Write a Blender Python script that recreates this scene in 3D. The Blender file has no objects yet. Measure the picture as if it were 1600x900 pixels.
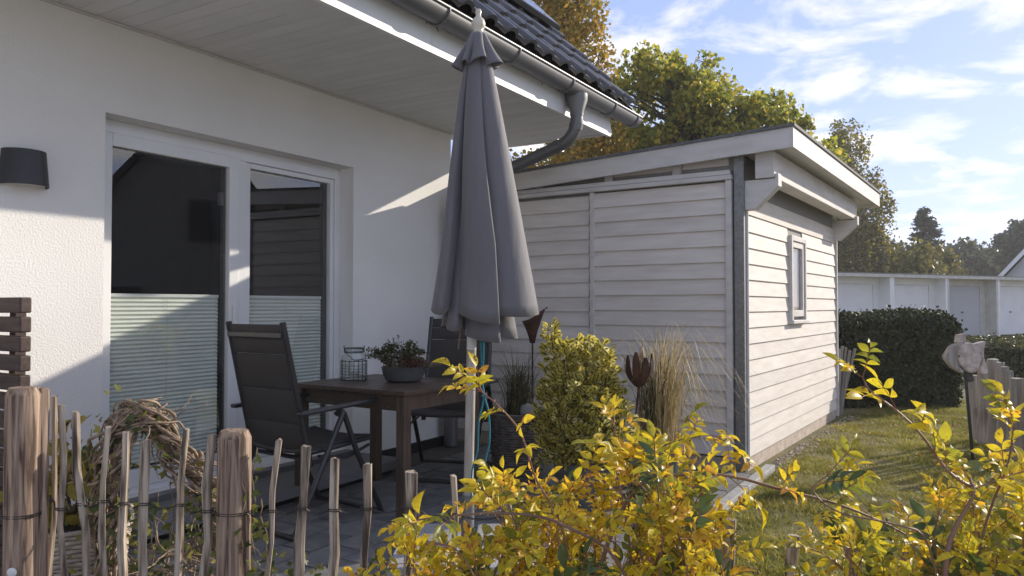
import bpy, math, random
import numpy as np
from mathutils import Vector, Matrix, Euler
R = math.radians
sc = bpy.context.scene
col = sc.collection
random.seed(7)
RNG = np.random.default_rng(7)

# ------------------------------------------------------------------ camera
CAM_H = 1.185
PITCH = R(1.337)
cam_d = bpy.data.cameras.new('camera')
cam_d.sensor_width = 36.0
cam_d.lens = 27.0
cam_d.clip_start = 0.02
cam_d.clip_end = 3000
cam = bpy.data.objects.new('camera', cam_d)
cam.location = (0, 0, CAM_H)
cam.rotation_euler = (R(90) + PITCH, 0, 0)
col.objects.link(cam)
sc.camera = cam

# ------------------------------------------------------------------ sky, sun, exposure
SUN_AZ = R(58.7)      # clockwise from +Y
SUN_EL = R(21.7)
world = bpy.data.worlds.new('World')
sc.world = world
world.use_nodes = True
wn, wl = world.node_tree.nodes, world.node_tree.links
wn.clear()
w_out = wn.new('ShaderNodeOutputWorld')
w_bg = wn.new('ShaderNodeBackground')
w_bg.inputs['Strength'].default_value = 0.15
sky = wn.new('ShaderNodeTexSky')
sky.sky_type = 'NISHITA'
sky.sun_disc = False
sky.sun_elevation = SUN_EL
sky.sun_rotation = SUN_AZ
sky.air_density = 1.0
sky.dust_density = 0.35
sky.ozone_density = 3.0
tc = wn.new('ShaderNodeTexCoord')
sp = wn.new('ShaderNodeSeparateXYZ')
wl.new(tc.outputs['Generated'], sp.inputs[0])
zc = wn.new('ShaderNodeMath'); zc.operation = 'MAXIMUM'; zc.inputs[1].default_value = 0.0
wl.new(sp.outputs['Z'], zc.inputs[0])
za = wn.new('ShaderNodeMath'); za.operation = 'ADD'; za.inputs[1].default_value = 0.16
wl.new(zc.outputs[0], za.inputs[0])
dx = wn.new('ShaderNodeMath'); dx.operation = 'DIVIDE'
dy = wn.new('ShaderNodeMath'); dy.operation = 'DIVIDE'
wl.new(sp.outputs['X'], dx.inputs[0]); wl.new(za.outputs[0], dx.inputs[1])
wl.new(sp.outputs['Y'], dy.inputs[0]); wl.new(za.outputs[0], dy.inputs[1])
cb = wn.new('ShaderNodeCombineXYZ')
wl.new(dx.outputs[0], cb.inputs['X']); wl.new(dy.outputs[0], cb.inputs['Y'])
cn = wn.new('ShaderNodeTexNoise'); cn.inputs['Scale'].default_value = 2.9
cn.inputs['Detail'].default_value = 9; cn.inputs['Roughness'].default_value = 0.6
cn.inputs['Distortion'].default_value = 0.35
wl.new(cb.outputs[0], cn.inputs['Vector'])
cr = wn.new('ShaderNodeValToRGB')
cr.color_ramp.elements[0].position = 0.47
cr.color_ramp.elements[1].position = 0.63
wl.new(cn.outputs['Fac'], cr.inputs['Fac'])
cm = wn.new('ShaderNodeMath'); cm.operation = 'MULTIPLY'; cm.inputs[1].default_value = 0.85
wl.new(cr.outputs['Color'], cm.inputs[0])
mx = wn.new('ShaderNodeMix'); mx.data_type = 'RGBA'
wl.new(cm.outputs[0], mx.inputs['Factor'])
tint = wn.new('ShaderNodeMix'); tint.data_type = 'RGBA'; tint.blend_type = 'MULTIPLY'; tint.inputs['Factor'].default_value = 1.0
gam = wn.new('ShaderNodeGamma'); gam.inputs['Gamma'].default_value = 0.46      # flattens the sky's range, lifting the fill in shade
wl.new(sky.outputs[0], gam.inputs['Color'])
wl.new(gam.outputs[0], tint.inputs['A']); tint.inputs['B'].default_value = (0.80, 0.84, 1.13, 1)
wl.new(tint.outputs['Result'], mx.inputs['A'])
mx.inputs['B'].default_value = (3.05, 2.92, 2.80, 1)
wl.new(mx.outputs['Result'], w_bg.inputs['Color'])
wl.new(w_bg.outputs[0], w_out.inputs['Surface'])

sun_d = bpy.data.lights.new('sun', 'SUN')
sun_d.energy = 2.0
sun_d.angle = R(0.53)
sun_d.color = (1.0, 0.90, 0.76)
sun = bpy.data.objects.new('sun', sun_d)
sdir = Vector((math.sin(SUN_AZ) * math.cos(SUN_EL), math.cos(SUN_AZ) * math.cos(SUN_EL), math.sin(SUN_EL)))
sun.rotation_euler = sdir.to_track_quat('Z', 'Y').to_euler()
sun.location = (20, 12, 20)
col.objects.link(sun)

sc.render.engine = 'CYCLES'
sc.view_settings.view_transform = 'Standard'
sc.view_settings.look = 'None'
sc.view_settings.gamma = 1.0
sc.view_settings.exposure = 1.52
sc.view_settings.use_curve_mapping = False

# ------------------------------------------------------------------ helpers
def at(u, v, Y):
    """point at distance Y in front of the camera, seen at photo pixel (u, v)"""
    c, s = math.cos(PITCH), math.sin(PITCH)
    x, w = (u - 800) / 1200, (450 - v) / 1200
    d = Vector((x, c - w * s, s + w * c))
    return Vector((0, 0, CAM_H)) + d * (Y / d.y)

def tag(o, label=None, cat=None, group=None, kind=None):
    if label: o['label'] = label
    if cat: o['category'] = cat
    if group: o['group'] = group
    if kind: o['kind'] = kind
    return o

def empty(name, loc=(0, 0, 0), rz=0.0, label=None, cat=None, group=None):
    o = bpy.data.objects.new(name, None)
    o.location = loc
    o.rotation_euler = (0, 0, rz)
    o.empty_display_size = 0.1
    col.objects.link(o)
    return tag(o, label, cat, group)

def link(name, me, parent=None, loc=(0, 0, 0), rot=(0, 0, 0), scale=None):
    o = bpy.data.objects.new(name, me)
    col.objects.link(o)
    if parent: o.parent = parent
    o.location = loc
    o.rotation_euler = rot
    if scale is not None: o.scale = scale
    return o

class MB:
    def __init__(s, off=(0, 0, 0)):
        s.v, s.f, s.m, s.off = [], [], [], off
    def add(s, vs, fs, mi=0):
        b = len(s.v)
        s.v += [tuple(p) for p in vs]
        for f in fs:
            s.f.append([b + i for i in f]); s.m.append(mi)
        return s
    def box(s, x0, x1, y0, y1, z0, z1, mi=0):
        return s.add([(x0,y0,z0),(x1,y0,z0),(x1,y1,z0),(x0,y1,z0),(x0,y0,z1),(x1,y0,z1),(x1,y1,z1),(x0,y1,z1)],
                     [(0,3,2,1),(4,5,6,7),(0,1,5,4),(1,2,6,5),(2,3,7,6),(3,0,4,7)], mi)
    def prism(s, poly, axis, a0, a1, mi=0):
        """poly: 2d points; axis 'x': (y,z) 'y': (x,z) 'z': (x,y)"""
        n = len(poly)
        def mk(p, a):
            return {'x': (a, p[0], p[1]), 'y': (p[0], a, p[1]), 'z': (p[0], p[1], a)}[axis]
        vs = [mk(p, a0) for p in poly] + [mk(p, a1) for p in poly]
        fs = [tuple(range(n))[::-1], tuple(range(n, 2 * n))]
        fs += [(i, (i + 1) % n, n + (i + 1) % n, n + i) for i in range(n)]
        return s.add(vs, fs, mi)
    def bar(s, a, b, w, h, up=(0, 0, 1), mi=0):
        a, b = Vector(a), Vector(b)
        d = (b - a).normalized()
        x = d.cross(Vector(up))
        if x.length < 1e-4: x = d.cross(Vector((1, 0, 0)))
        x.normalize(); y = x.cross(d)
        vs = []
        for p in (a, b):
            for sx, sy in ((-1,-1),(1,-1),(1,1),(-1,1)):
                vs.append(p + x * (sx * w / 2) + y * (sy * h / 2))
        return s.add(vs, [(3,2,1,0),(4,5,6,7),(0,1,5,4),(1,2,6,5),(2,3,7,6),(3,0,4,7)], mi)
    def tube(s, path, rad, n=8, cap=True, mi=0):
        path = [Vector(p) for p in path]
        k = len(path)
        if not hasattr(rad, '__len__'): rad = [rad] * k
        ref = None; vs = []
        for i, p in enumerate(path):
            d = (path[min(i + 1, k - 1)] - path[max(i - 1, 0)]).normalized()
            if ref is None:
                ref = d.cross(Vector((0.31, 0.17, 0.93)))
                if ref.length < 1e-3: ref = d.cross(Vector((1, 0, 0)))
                ref.normalize()
            else:
                ref = (ref - d * ref.dot(d)).normalized()
            o = d.cross(ref)
            for j in range(n):
                t = 2 * math.pi * j / n
                vs.append(p + (ref * math.cos(t) + o * math.sin(t)) * rad[i])
        fs = []
        for i in range(k - 1):
            for j in range(n):
                fs.append((i*n+j, i*n+(j+1) % n, (i+1)*n+(j+1) % n, (i+1)*n+j))
        if cap:
            fs.append(tuple(range(n))[::-1]); fs.append(tuple(range((k-1)*n, k*n)))
        return s.add(vs, fs, mi)
    def lathe(s, prof, n=20, c=(0, 0, 0), mi=0, a0=0.0, a1=2 * math.pi):
        full = abs(a1 - a0 - 2 * math.pi) < 1e-6
        m = n if full else n + 1
        vs = []
        for r, z in prof:
            for j in range(m):
                t = a0 + (a1 - a0) * j / n
                vs.append((c[0] + r * math.cos(t), c[1] + r * math.sin(t), c[2] + z))
        fs = []
        for i in range(len(prof) - 1):
            for j in range(n):
                j2 = (j + 1) % m
                fs.append((i*m+j, i*m+j2, (i+1)*m+j2, (i+1)*m+j))
        return s.add(vs, fs, mi)
    def mesh(s, name, mats, smooth=False):
        me = bpy.data.meshes.new(name)
        o = s.off
        me.from_pydata([(x - o[0], y - o[1], z - o[2]) for x, y, z in s.v], [], s.f)
        for m in (mats if isinstance(mats, (list, tuple)) else [mats]): me.materials.append(m)
        if any(s.m): me.polygons.foreach_set('material_index', s.m)
        if smooth:
            me.polygons.foreach_set('use_smooth', [True] * len(me.polygons))
            if smooth == 'auto':
                me.set_sharp_from_angle(angle=R(40))
        me.update()
        return me
    def build(s, name, mats, parent=None, smooth=False, loc=(0,0,0), rot=(0,0,0), bevel=0):
        o = link(name, s.mesh(name, mats, smooth), parent, loc, rot)
        if bevel:
            b = o.modifiers.new('bevel', 'BEVEL'); b.width = bevel; b.segments = 2; b.limit_method = 'ANGLE'
        return o

def np_mesh(name, V, F, mats, mat_idx=None, smooth=False):
    """V (n,3), F (m,k) numpy -> mesh"""
    me = bpy.data.meshes.new(name)
    V = np.asarray(V, dtype=np.float32); F = np.asarray(F, dtype=np.int32)
    m, k = F.shape
    me.vertices.add(len(V)); me.vertices.foreach_set('co', V.ravel())
    me.loops.add(m * k); me.loops.foreach_set('vertex_index', F.ravel())
    me.polygons.add(m); me.polygons.foreach_set('loop_start', np.arange(0, m * k, k, dtype=np.int32))
    for x in (mats if isinstance(mats, (list, tuple)) else [mats]): me.materials.append(x)
    if mat_idx is not None: me.polygons.foreach_set('material_index', np.asarray(mat_idx, dtype=np.int32))
    if smooth: me.polygons.foreach_set('use_smooth', np.ones(m, dtype=bool))
    me.update(calc_edges=True)
    return me

def scatter(bv, bf, pos, dirs, ups, size):
    """copies of base mesh (x right, y along, z normal) at pos along dirs with normal about ups"""
    bv = np.asarray(bv, dtype=np.float64); bf = np.asarray(bf)
    d = dirs / (np.linalg.norm(dirs, axis=1, keepdims=True) + 1e-9)
    x = np.cross(d, ups); x /= (np.linalg.norm(x, axis=1, keepdims=True) + 1e-9)
    z = np.cross(x, d)
    s = np.asarray(size).reshape(-1, 1, 1)
    V = pos[:, None, :] + s * (bv[None, :, 0:1] * x[:, None, :] + bv[None, :, 1:2] * d[:, None, :] + bv[None, :, 2:3] * z[:, None, :])
    n, k = len(pos), len(bv)
    F = bf[None, :, :] + (np.arange(n) * k)[:, None, None]
    return V.reshape(-1, 3), F.reshape(-1, bf.shape[1])

# ------------------------------------------------------------------ materials
MATS = {}
def mat(name, c, rough=0.6, c2=None, scale=6.0, stretch=(1, 1, 1), detail=6, contrast=(0.35, 0.65), bump=0.0, bscale=None,
        bdist=0.01, metal=0.0, spec=0.5, coat=0.0, obj_var=0.0, sheen=0.0, distort=0.0, c3=None, rvar=0.0):
    if name in MATS: return MATS[name]
    m = bpy.data.materials.new(name); m.use_nodes = True
    n, l = m.node_tree.nodes, m.node_tree.links
    b = n['Principled BSDF']
    b.inputs['Base Color'].default_value = (*c, 1)
    b.inputs['Roughness'].default_value = rough
    b.inputs['Metallic'].default_value = metal
    b.inputs['Specular IOR Level'].default_value = spec
    b.inputs['Coat Weight'].default_value = coat
    if sheen: b.inputs['Sheen Weight'].default_value = sheen
    t = n.new('ShaderNodeTexCoord')
    mp = n.new('ShaderNodeMapping'); mp.inputs['Scale'].default_value = stretch
    l.new(t.outputs['Object'], mp.inputs['Vector'])
    vec = mp.outputs['Vector']
    if obj_var is not None:
        oi = n.new('ShaderNodeObjectInfo')
        ofs = n.new('ShaderNodeVectorMath'); ofs.operation = 'MULTIPLY_ADD'
        mv = n.new('ShaderNodeCombineXYZ')
        l.new(oi.outputs['Random'], mv.inputs[0]); l.new(oi.outputs['Random'], mv.inputs[1]); l.new(oi.outputs['Random'], mv.inputs[2])
        l.new(mv.outputs[0], ofs.inputs[0]); ofs.inputs[1].default_value = (37, 53, 71)
        l.new(vec, ofs.inputs[2]); vec = ofs.outputs[0]
    outc = None
    if c2 is not None:
        no = n.new('ShaderNodeTexNoise'); no.inputs['Scale'].default_value = scale; no.inputs['Detail'].default_value = detail
        no.inputs['Distortion'].default_value = distort
        l.new(vec, no.inputs['Vector'])
        rp = n.new('ShaderNodeValToRGB')
        rp.color_ramp.elements[0].position = contrast[0]; rp.color_ramp.elements[1].position = contrast[1]
        rp.color_ramp.elements[0].color = (*c, 1); rp.color_ramp.elements[1].color = (*c2, 1)
        if c3 is not None:
            e = rp.color_ramp.elements.new((contrast[0] + contrast[1]) / 2); e.color = (*c3, 1)
        l.new(no.outputs['Fac'], rp.inputs['Fac'])
        outc = rp.outputs['Color']
        if rvar:
            rm = n.new('ShaderNodeMapRange'); rm.inputs['To Min'].default_value = rough - rvar; rm.inputs['To Max'].default_value = rough + rvar
            l.new(no.outputs['Fac'], rm.inputs['Value']); l.new(rm.outputs[0], b.inputs['Roughness'])
    if obj_var:
        hs = n.new('ShaderNodeHueSaturation')
        mr = n.new('ShaderNodeMapRange'); mr.inputs['To Min'].default_value = 1 - obj_var; mr.inputs['To Max'].default_value = 1 + obj_var
        l.new(oi.outputs['Random'], mr.inputs['Value']); l.new(mr.outputs[0], hs.inputs['Value'])
        if outc: l.new(outc, hs.inputs['Color'])
        else: hs.inputs['Color'].default_value = (*c, 1)
        outc = hs.outputs['Color']
    if outc: l.new(outc, b.inputs['Base Color'])
    if bump:
        bn = n.new('ShaderNodeTexNoise'); bn.inputs['Scale'].default_value = bscale or scale; bn.inputs['Detail'].default_value = 5
        l.new(vec, bn.inputs['Vector'])
        bp = n.new('ShaderNodeBump'); bp.inputs['Strength'].default_value = bump; bp.inputs['Distance'].default_value = bdist
        l.new(bn.outputs['Fac'], bp.inputs['Height']); l.new(bp.outputs[0], b.inputs['Normal'])
    MATS[name] = m
    return m

def leaf_mat(name, cols, trans=0.35, rough=0.45, spec=0.4, obj=True, spots=False, ns=35, nr=(0.72, 1.2)):
    """cols: list of (pos, rgb) over a random per leaf"""
    if name in MATS: return MATS[name]
    m = bpy.data.materials.new(name); m.use_nodes = True
    n, l = m.node_tree.nodes, m.node_tree.links
    b = n['Principled BSDF']; out = n['Material Output']
    g = n.new('ShaderNodeNewGeometry')
    src = g.outputs['Random Per Island']
    if obj:
        oi = n.new('ShaderNodeObjectInfo')
        a = n.new('ShaderNodeMath'); a.operation = 'MULTIPLY_ADD'; a.inputs[1].default_value = 0.45
        sc2 = n.new('ShaderNodeMath'); sc2.operation = 'MULTIPLY'; sc2.inputs[1].default_value = 0.55
        l.new(oi.outputs['Random'], sc2.inputs[0])
        l.new(src, a.inputs[0]); l.new(sc2.outputs[0], a.inputs[2]); src = a.outputs[0]
    rp = n.new('ShaderNodeValToRGB'); el = rp.color_ramp.elements
    while len(el) < len(cols): el.new(0.5)
    for e, (p, c) in zip(el, cols): e.position = p; e.color = (*c, 1)
    l.new(src, rp.inputs['Fac'])
    no = n.new('ShaderNodeTexNoise'); no.inputs['Scale'].default_value = ns; no.inputs['Detail'].default_value = 3
    tcn = n.new('ShaderNodeTexCoord'); l.new(tcn.outputs['Object'], no.inputs['Vector'])
    hs = n.new('ShaderNodeHueSaturation'); mr = n.new('ShaderNodeMapRange')
    mr.inputs['From Min'].default_value = 0.3; mr.inputs['From Max'].default_value = 0.7
    mr.inputs['To Min'].default_value = nr[0]; mr.inputs['To Max'].default_value = nr[1]
    l.new(no.outputs['Fac'], mr.inputs['Value']); l.new(mr.outputs[0], hs.inputs['Value']); l.new(rp.outputs['Color'], hs.inputs['Color'])
    c = hs.outputs['Color']
    if spots:
        n2 = n.new('ShaderNodeTexNoise'); n2.inputs['Scale'].default_value = 75; n2.inputs['Detail'].default_value = 2
        l.new(tcn.outputs['Object'], n2.inputs['Vector'])
        sr = n.new('ShaderNodeValToRGB'); sr.color_ramp.elements[0].position = 0.60; sr.color_ramp.elements[1].position = 0.70
        l.new(n2.outputs['Fac'], sr.inputs['Fac'])
        sm = n.new('ShaderNodeMix'); sm.data_type = 'RGBA'; l.new(sr.outputs['Color'], sm.inputs['Factor'])
        l.new(c, sm.inputs['A']); sm.inputs['B'].default_value = (0.16, 0.07, 0.03, 1); c = sm.outputs['Result']
    l.new(c, b.inputs['Base Color'])
    b.inputs['Roughness'].default_value = rough; b.inputs['Specular IOR Level'].default_value = spec
    tr = n.new('ShaderNodeBsdfTranslucent'); l.new(c, tr.inputs['Color'])
    mxs = n.new('ShaderNodeMixShader'); mxs.inputs[0].default_value = trans
    l.new(b.outputs[0], mxs.inputs[1]); l.new(tr.outputs[0], mxs.inputs[2])
    l.new(mxs.outputs[0], out.inputs['Surface'])
    MATS[name] = m
    return m

def glass_mat(name, refl=1.0, tint=(1, 1, 1), frost=0.0):
    m = bpy.data.materials.new(name); m.use_nodes = True
    n, l = m.node_tree.nodes, m.node_tree.links
    n.remove(n['Principled BSDF']); out = n['Material Output']
    ge = n.new('ShaderNodeNewGeometry')
    dt = n.new('ShaderNodeVectorMath'); dt.operation = 'DOT_PRODUCT'
    l.new(ge.outputs['Normal'], dt.inputs[0]); l.new(ge.outputs['Incoming'], dt.inputs[1])
    ab = n.new('ShaderNodeMath'); ab.operation = 'ABSOLUTE'; l.new(dt.outputs['Value'], ab.inputs[0])
    om = n.new('ShaderNodeMath'); om.operation = 'SUBTRACT'; om.inputs[0].default_value = 1.0; l.new(ab.outputs[0], om.inputs[1])
    pw = n.new('ShaderNodeMath'); pw.operation = 'POWER'; pw.inputs[1].default_value = 5.0; l.new(om.outputs[0], pw.inputs[0])
    mu = n.new('ShaderNodeMath'); mu.operation = 'MULTIPLY_ADD'; mu.inputs[1].default_value = 0.9; mu.inputs[2].default_value = 0.043 * refl; mu.use_clamp = True
    l.new(pw.outputs[0], mu.inputs[0])
    t = n.new('ShaderNodeBsdfTransparent'); t.inputs['Color'].default_value = (*tint, 1)
    g = n.new('ShaderNodeBsdfGlossy'); g.inputs['Roughness'].default_value = 0.0
    mm = n.new('ShaderNodeMixShader')
    l.new(mu.outputs[0], mm.inputs[0]); l.new(t.outputs[0], mm.inputs[1]); l.new(g.outputs[0], mm.inputs[2])
    if frost:
        df = n.new('ShaderNodeBsdfDiffuse'); df.inputs['Color'].default_value = (0.8, 0.82, 0.82, 1)
        m2 = n.new('ShaderNodeMixShader'); m2.inputs[0].default_value = frost
        l.new(mm.outputs[0], m2.inputs[1]); l.new(df.outputs[0], m2.inputs[2]); mm = m2
    l.new(mm.outputs[0], out.inputs['Surface'])
    return m

M_plaster = mat('plaster', (0.84, 0.825, 0.80), 0.9, (0.77, 0.755, 0.73), scale=1.1, bump=0.55, bscale=95, bdist=0.006, obj_var=None)
M_trim = mat('white_upvc', (0.80, 0.80, 0.80), 0.32, (0.74, 0.74, 0.74), scale=3, obj_var=None)
M_soffit = mat('soffit_board', (0.70, 0.70, 0.69), 0.5, (0.64, 0.64, 0.63), scale=2.5, obj_var=0.03)
M_fascia = mat('fascia_paint', (0.76, 0.76, 0.75), 0.45, (0.68, 0.68, 0.67), scale=5, stretch=(0.4, 1, 1), obj_var=None)
M_zinc = mat('zinc', (0.15, 0.15, 0.155), 0.42, (0.19, 0.19, 0.19), scale=4, metal=0.5, rvar=0.1, stretch=(0.5, 1, 1), obj_var=None)
M_galv = mat('galvanised_steel', (0.20, 0.20, 0.20), 0.5, (0.27, 0.27, 0.265), scale=45, metal=0.6, obj_var=None)
M_tile = mat('roof_tile_glaze', (0.030, 0.027, 0.028), 0.30, (0.055, 0.05, 0.05), scale=14, obj_var=0.2, spec=0.6)
M_black = mat('black_gasket_and_shadow', (0.012, 0.012, 0.013), 0.5)
M_dark = mat('dark_for_unlit_room', (0.06, 0.058, 0.055), 0.9)
M_panel = mat('solar_glass', (0.012, 0.014, 0.022), 0.12, coat=0.4)
M_lamp = mat('anthracite_metal', (0.028, 0.028, 0.031), 0.45, (0.036, 0.036, 0.04), scale=60)
M_diff = mat('lamp_diffuser', (0.75, 0.74, 0.68), 0.4)
M_granite = mat('granite', (0.10, 0.10, 0.105), 0.65, (0.30, 0.30, 0.31), scale=190, detail=3, contrast=(0.40, 0.62), obj_var=None)
M_granite2 = mat('pale_granite', (0.24, 0.24, 0.25), 0.7, (0.52, 0.52, 0.52), scale=170, detail=3, contrast=(0.38, 0.62), bump=0.4, bscale=120, obj_var=None)
M_paver = mat('concrete_paver', (0.125, 0.125, 0.13), 0.85, (0.20, 0.197, 0.192), scale=9, obj_var=0.16, bump=0.5, bscale=110, bdist=0.003)
M_joint = mat('joint_sand', (0.06, 0.056, 0.05), 0.95, (0.10, 0.095, 0.08), scale=30)
M_kerb = mat('kerb_stone', (0.30, 0.30, 0.29), 0.85, (0.42, 0.41, 0.39), scale=18, bump=0.3, bscale=90, obj_var=0.08)
M_siding = mat('grey_white_painted_board', (0.62, 0.565, 0.51), 0.65, (0.74, 0.69, 0.635), scale=3.2, stretch=(1, 1, 7), obj_var=0.05, bump=0.25, bscale=22, bdist=0.003, contrast=(0.3, 0.7))
M_shedtrim = mat('grey_painted_timber', (0.55, 0.525, 0.495), 0.6, (0.65, 0.62, 0.59), scale=4, stretch=(1, 1, 4), obj_var=0.04, bump=0.2, bscale=25, bdist=0.002)
M_rawwood = mat('bare_brown_board', (0.22, 0.16, 0.12), 0.8, (0.33, 0.26, 0.21), scale=5, stretch=(1, 1, 8))
M_shedwall = mat('shed_backing', (0.30, 0.29, 0.28), 0.85)
M_bitumen = mat('roof_felt', (0.10, 0.10, 0.105), 0.8, (0.15, 0.15, 0.15), scale=40)
M_plinth = mat('plinth', (0.42, 0.33, 0.26), 0.9, (0.55, 0.48, 0.42), scale=12, bump=0.4, bscale=60)
M_shedglass = glass_mat('shed_window_glass', 1.5)
M_glass = glass_mat('door_glass', 3.6, (0.93, 0.955, 0.94))
M_jar = glass_mat('jar_glass', 2.2, (0.92, 0.95, 0.95), 0.16)
M_blind = mat('pleated_blind_cloth', (0.74, 0.765, 0.715), 0.8, (0.68, 0.705, 0.66), scale=8, stretch=(1, 1, 6))
M_canopy = mat('grey_canopy_cloth', (0.118, 0.114, 0.124), 0.75, (0.138, 0.133, 0.143), scale=5, bump=0.3, bscale=5, stretch=(2.4, 2.4, 0.7), bdist=0.02, sheen=0.25, obj_var=None)
M_ivory = mat('ivory_lacquer', (0.60, 0.56, 0.46), 0.4, (0.52, 0.48, 0.38), scale=12)
M_polewood = mat('weathered_pole', (0.30, 0.265, 0.22), 0.7, (0.50, 0.46, 0.40), scale=9, stretch=(4, 4, 0.6), contrast=(0.3, 0.7))
M_alu = mat('white_sleeve', (0.66, 0.66, 0.64), 0.35)
M_rope = mat('teal_cord', (0.012, 0.16, 0.21), 0.7, (0.02, 0.24, 0.29), scale=120)
M_string = mat('brown_string', (0.25, 0.17, 0.10), 0.8)
M_frame = mat('charcoal_aluminium', (0.022, 0.022, 0.025), 0.33, (0.03, 0.03, 0.033), scale=20, spec=0.6)
M_sling = mat('charcoal_textile', (0.045, 0.040, 0.038), 0.8, (0.062, 0.056, 0.052), scale=40, stretch=(9, 1, 1), bump=0.2, bscale=300, bdist=0.001)
M_table = mat('dark_stained_wood', (0.050, 0.034, 0.025), 0.42, (0.115, 0.078, 0.056), scale=7, stretch=(1, 9, 9), obj_var=0.12, contrast=(0.3, 0.75), bump=0.2, bscale=30, bdist=0.002)
M_tableleg = mat('brown_stained_wood', (0.060, 0.040, 0.030), 0.5, (0.13, 0.088, 0.062), scale=7, stretch=(9, 9, 1), obj_var=0.1, contrast=(0.3, 0.75))
M_wire = mat('dark_wire', (0.05, 0.045, 0.042), 0.5, metal=0.6)
M_bowl = mat('zinc_grey_bowl', (0.075, 0.08, 0.082), 0.5, (0.10, 0.105, 0.107), scale=9)
M_post = mat('pine_post', (0.075, 0.042, 0.026), 0.8, (0.38, 0.28, 0.20), scale=15, stretch=(5, 5, 0.3), contrast=(0.36, 0.64), bump=0.5, bscale=14, bdist=0.004, distort=0.6, c3=(0.25, 0.175, 0.125))
M_picket = mat('split_chestnut', (0.075, 0.055, 0.04), 0.85, (0.50, 0.42, 0.33), scale=12, stretch=(6, 6, 0.45), contrast=(0.36, 0.64), bump=0.6, bscale=18, bdist=0.004, obj_var=0.18, c3=(0.30, 0.24, 0.18))
M_greywood = mat('silvered_wood', (0.16, 0.14, 0.12), 0.85, (0.42, 0.38, 0.33), scale=6, stretch=(6, 6, 0.5), contrast=(0.25, 0.75), bump=0.6, bscale=18, bdist=0.005, obj_var=0.15)
M_darkslat = mat('dark_brown_slat', (0.035, 0.020, 0.016), 0.6, (0.075, 0.045, 0.036), scale=9, stretch=(1, 7, 7), obj_var=0.1)
M_twig = mat('bare_twig_bark', (0.14, 0.095, 0.06), 0.75, (0.38, 0.28, 0.19), scale=30, obj_var=None)
M_wicker = mat('pale_wicker', (0.34, 0.29, 0.23), 0.75, (0.50, 0.44, 0.36), scale=25, obj_var=None)
M_wicker2 = mat('grey_wicker', (0.10, 0.085, 0.075), 0.75, (0.22, 0.19, 0.165), scale=25, obj_var=None)
M_soil = mat('soil', (0.03, 0.022, 0.016), 0.95)
M_rust = mat('rusted_iron', (0.035, 0.014, 0.009), 0.8, (0.095, 0.038, 0.02), scale=14, metal=0.2)
M_stone = mat('pebble', (0.26, 0.25, 0.24), 0.75, (0.34, 0.33, 0.31), scale=14)
M_fishpale = mat('pale_weathered_wood', (0.36, 0.27, 0.23), 0.75, (0.62, 0.54, 0.48), scale=16, bump=0.4, bscale=50)
M_fishdark = mat('dark_weathered_wood', (0.03, 0.025, 0.022), 0.8, (0.08, 0.07, 0.06), scale=20)
M_blackmetal = mat('black_metal', (0.015, 0.015, 0.017), 0.4)
M_garage = mat('white_garage_paint', (0.84, 0.84, 0.86), 0.6, (0.77, 0.77, 0.79), scale=2, obj_var=0.02)
M_garagedoor = mat('white_ribbed_steel', (0.84, 0.84, 0.88), 0.45, (0.79, 0.79, 0.83), scale=2)
M_garagedoor2 = mat('lilac_grey_steel', (0.48, 0.48, 0.53), 0.45)
M_conc = mat('concrete_frame', (0.60, 0.59, 0.56), 0.8, (0.50, 0.49, 0.46), scale=4)
M_roofdark = mat('dark_roof', (0.035, 0.033, 0.034), 0.6, (0.05, 0.048, 0.048), scale=6)
M_render = mat('pale_house_render', (0.62, 0.62, 0.62), 0.85)
M_brick = mat('dark_house_render', (0.20, 0.19, 0.18), 0.85, (0.26, 0.245, 0.23), scale=3)
M_bark = mat('bark', (0.045, 0.034, 0.026), 0.9, (0.10, 0.08, 0.06), scale=8, stretch=(3, 3, 0.6))
M_birchbark = mat('birch_bark', (0.14, 0.12, 0.10), 0.85, (0.62, 0.60, 0.56), scale=5, stretch=(1, 1, 3))
M_cane = mat('rose_cane', (0.15, 0.065, 0.05), 0.55, (0.25, 0.15, 0.08), scale=12, obj_var=0.25)
M_lawn = mat('lawn_ground', (0.11, 0.11, 0.035), 0.95, (0.22, 0.18, 0.08), scale=2.3, detail=10, contrast=(0.35, 0.68), bump=0.8, bscale=70, bdist=0.02, obj_var=None)

# ------------------------------------------------------------------ setting: ground
g = MB(); S = 600
g.add([(-S, -S, -0.03), (S, -S, -0.03), (S, S, -0.03), (-S, S, -0.03)], [(0, 1, 2, 3)])
tag(g.build('lawn', M_lawn), kind='structure')

M_bounce_ground = mat('pale_bounce_ground', (0.50, 0.47, 0.42), 0.95, (0.60, 0.565, 0.51), scale=3, bump=0.5, bscale=60, bdist=0.01, obj_var=None)  # pale ground added out of view, bounces warm sun into the shade
g = MB(); g.add([(-9, -9, -0.02), (16, -9, -0.02), (16, 1.75, -0.02), (-9, 1.75, -0.02)], [(0, 1, 2, 3)])
tag(g.build('path', M_bounce_ground), kind='structure')
HA = R(59.14)      # house frame: x along the wall (receding), y into the wall
HX, HY = Vector((math.cos(HA), math.sin(HA), 0)), Vector((-math.sin(HA), math.cos(HA), 0))
def H(x, y, z=0): return HX * x + HY * y + Vector((0, 0, z))
WALL = 3.915
XL, XR = -2.0, 5.5      # house ends
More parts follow.
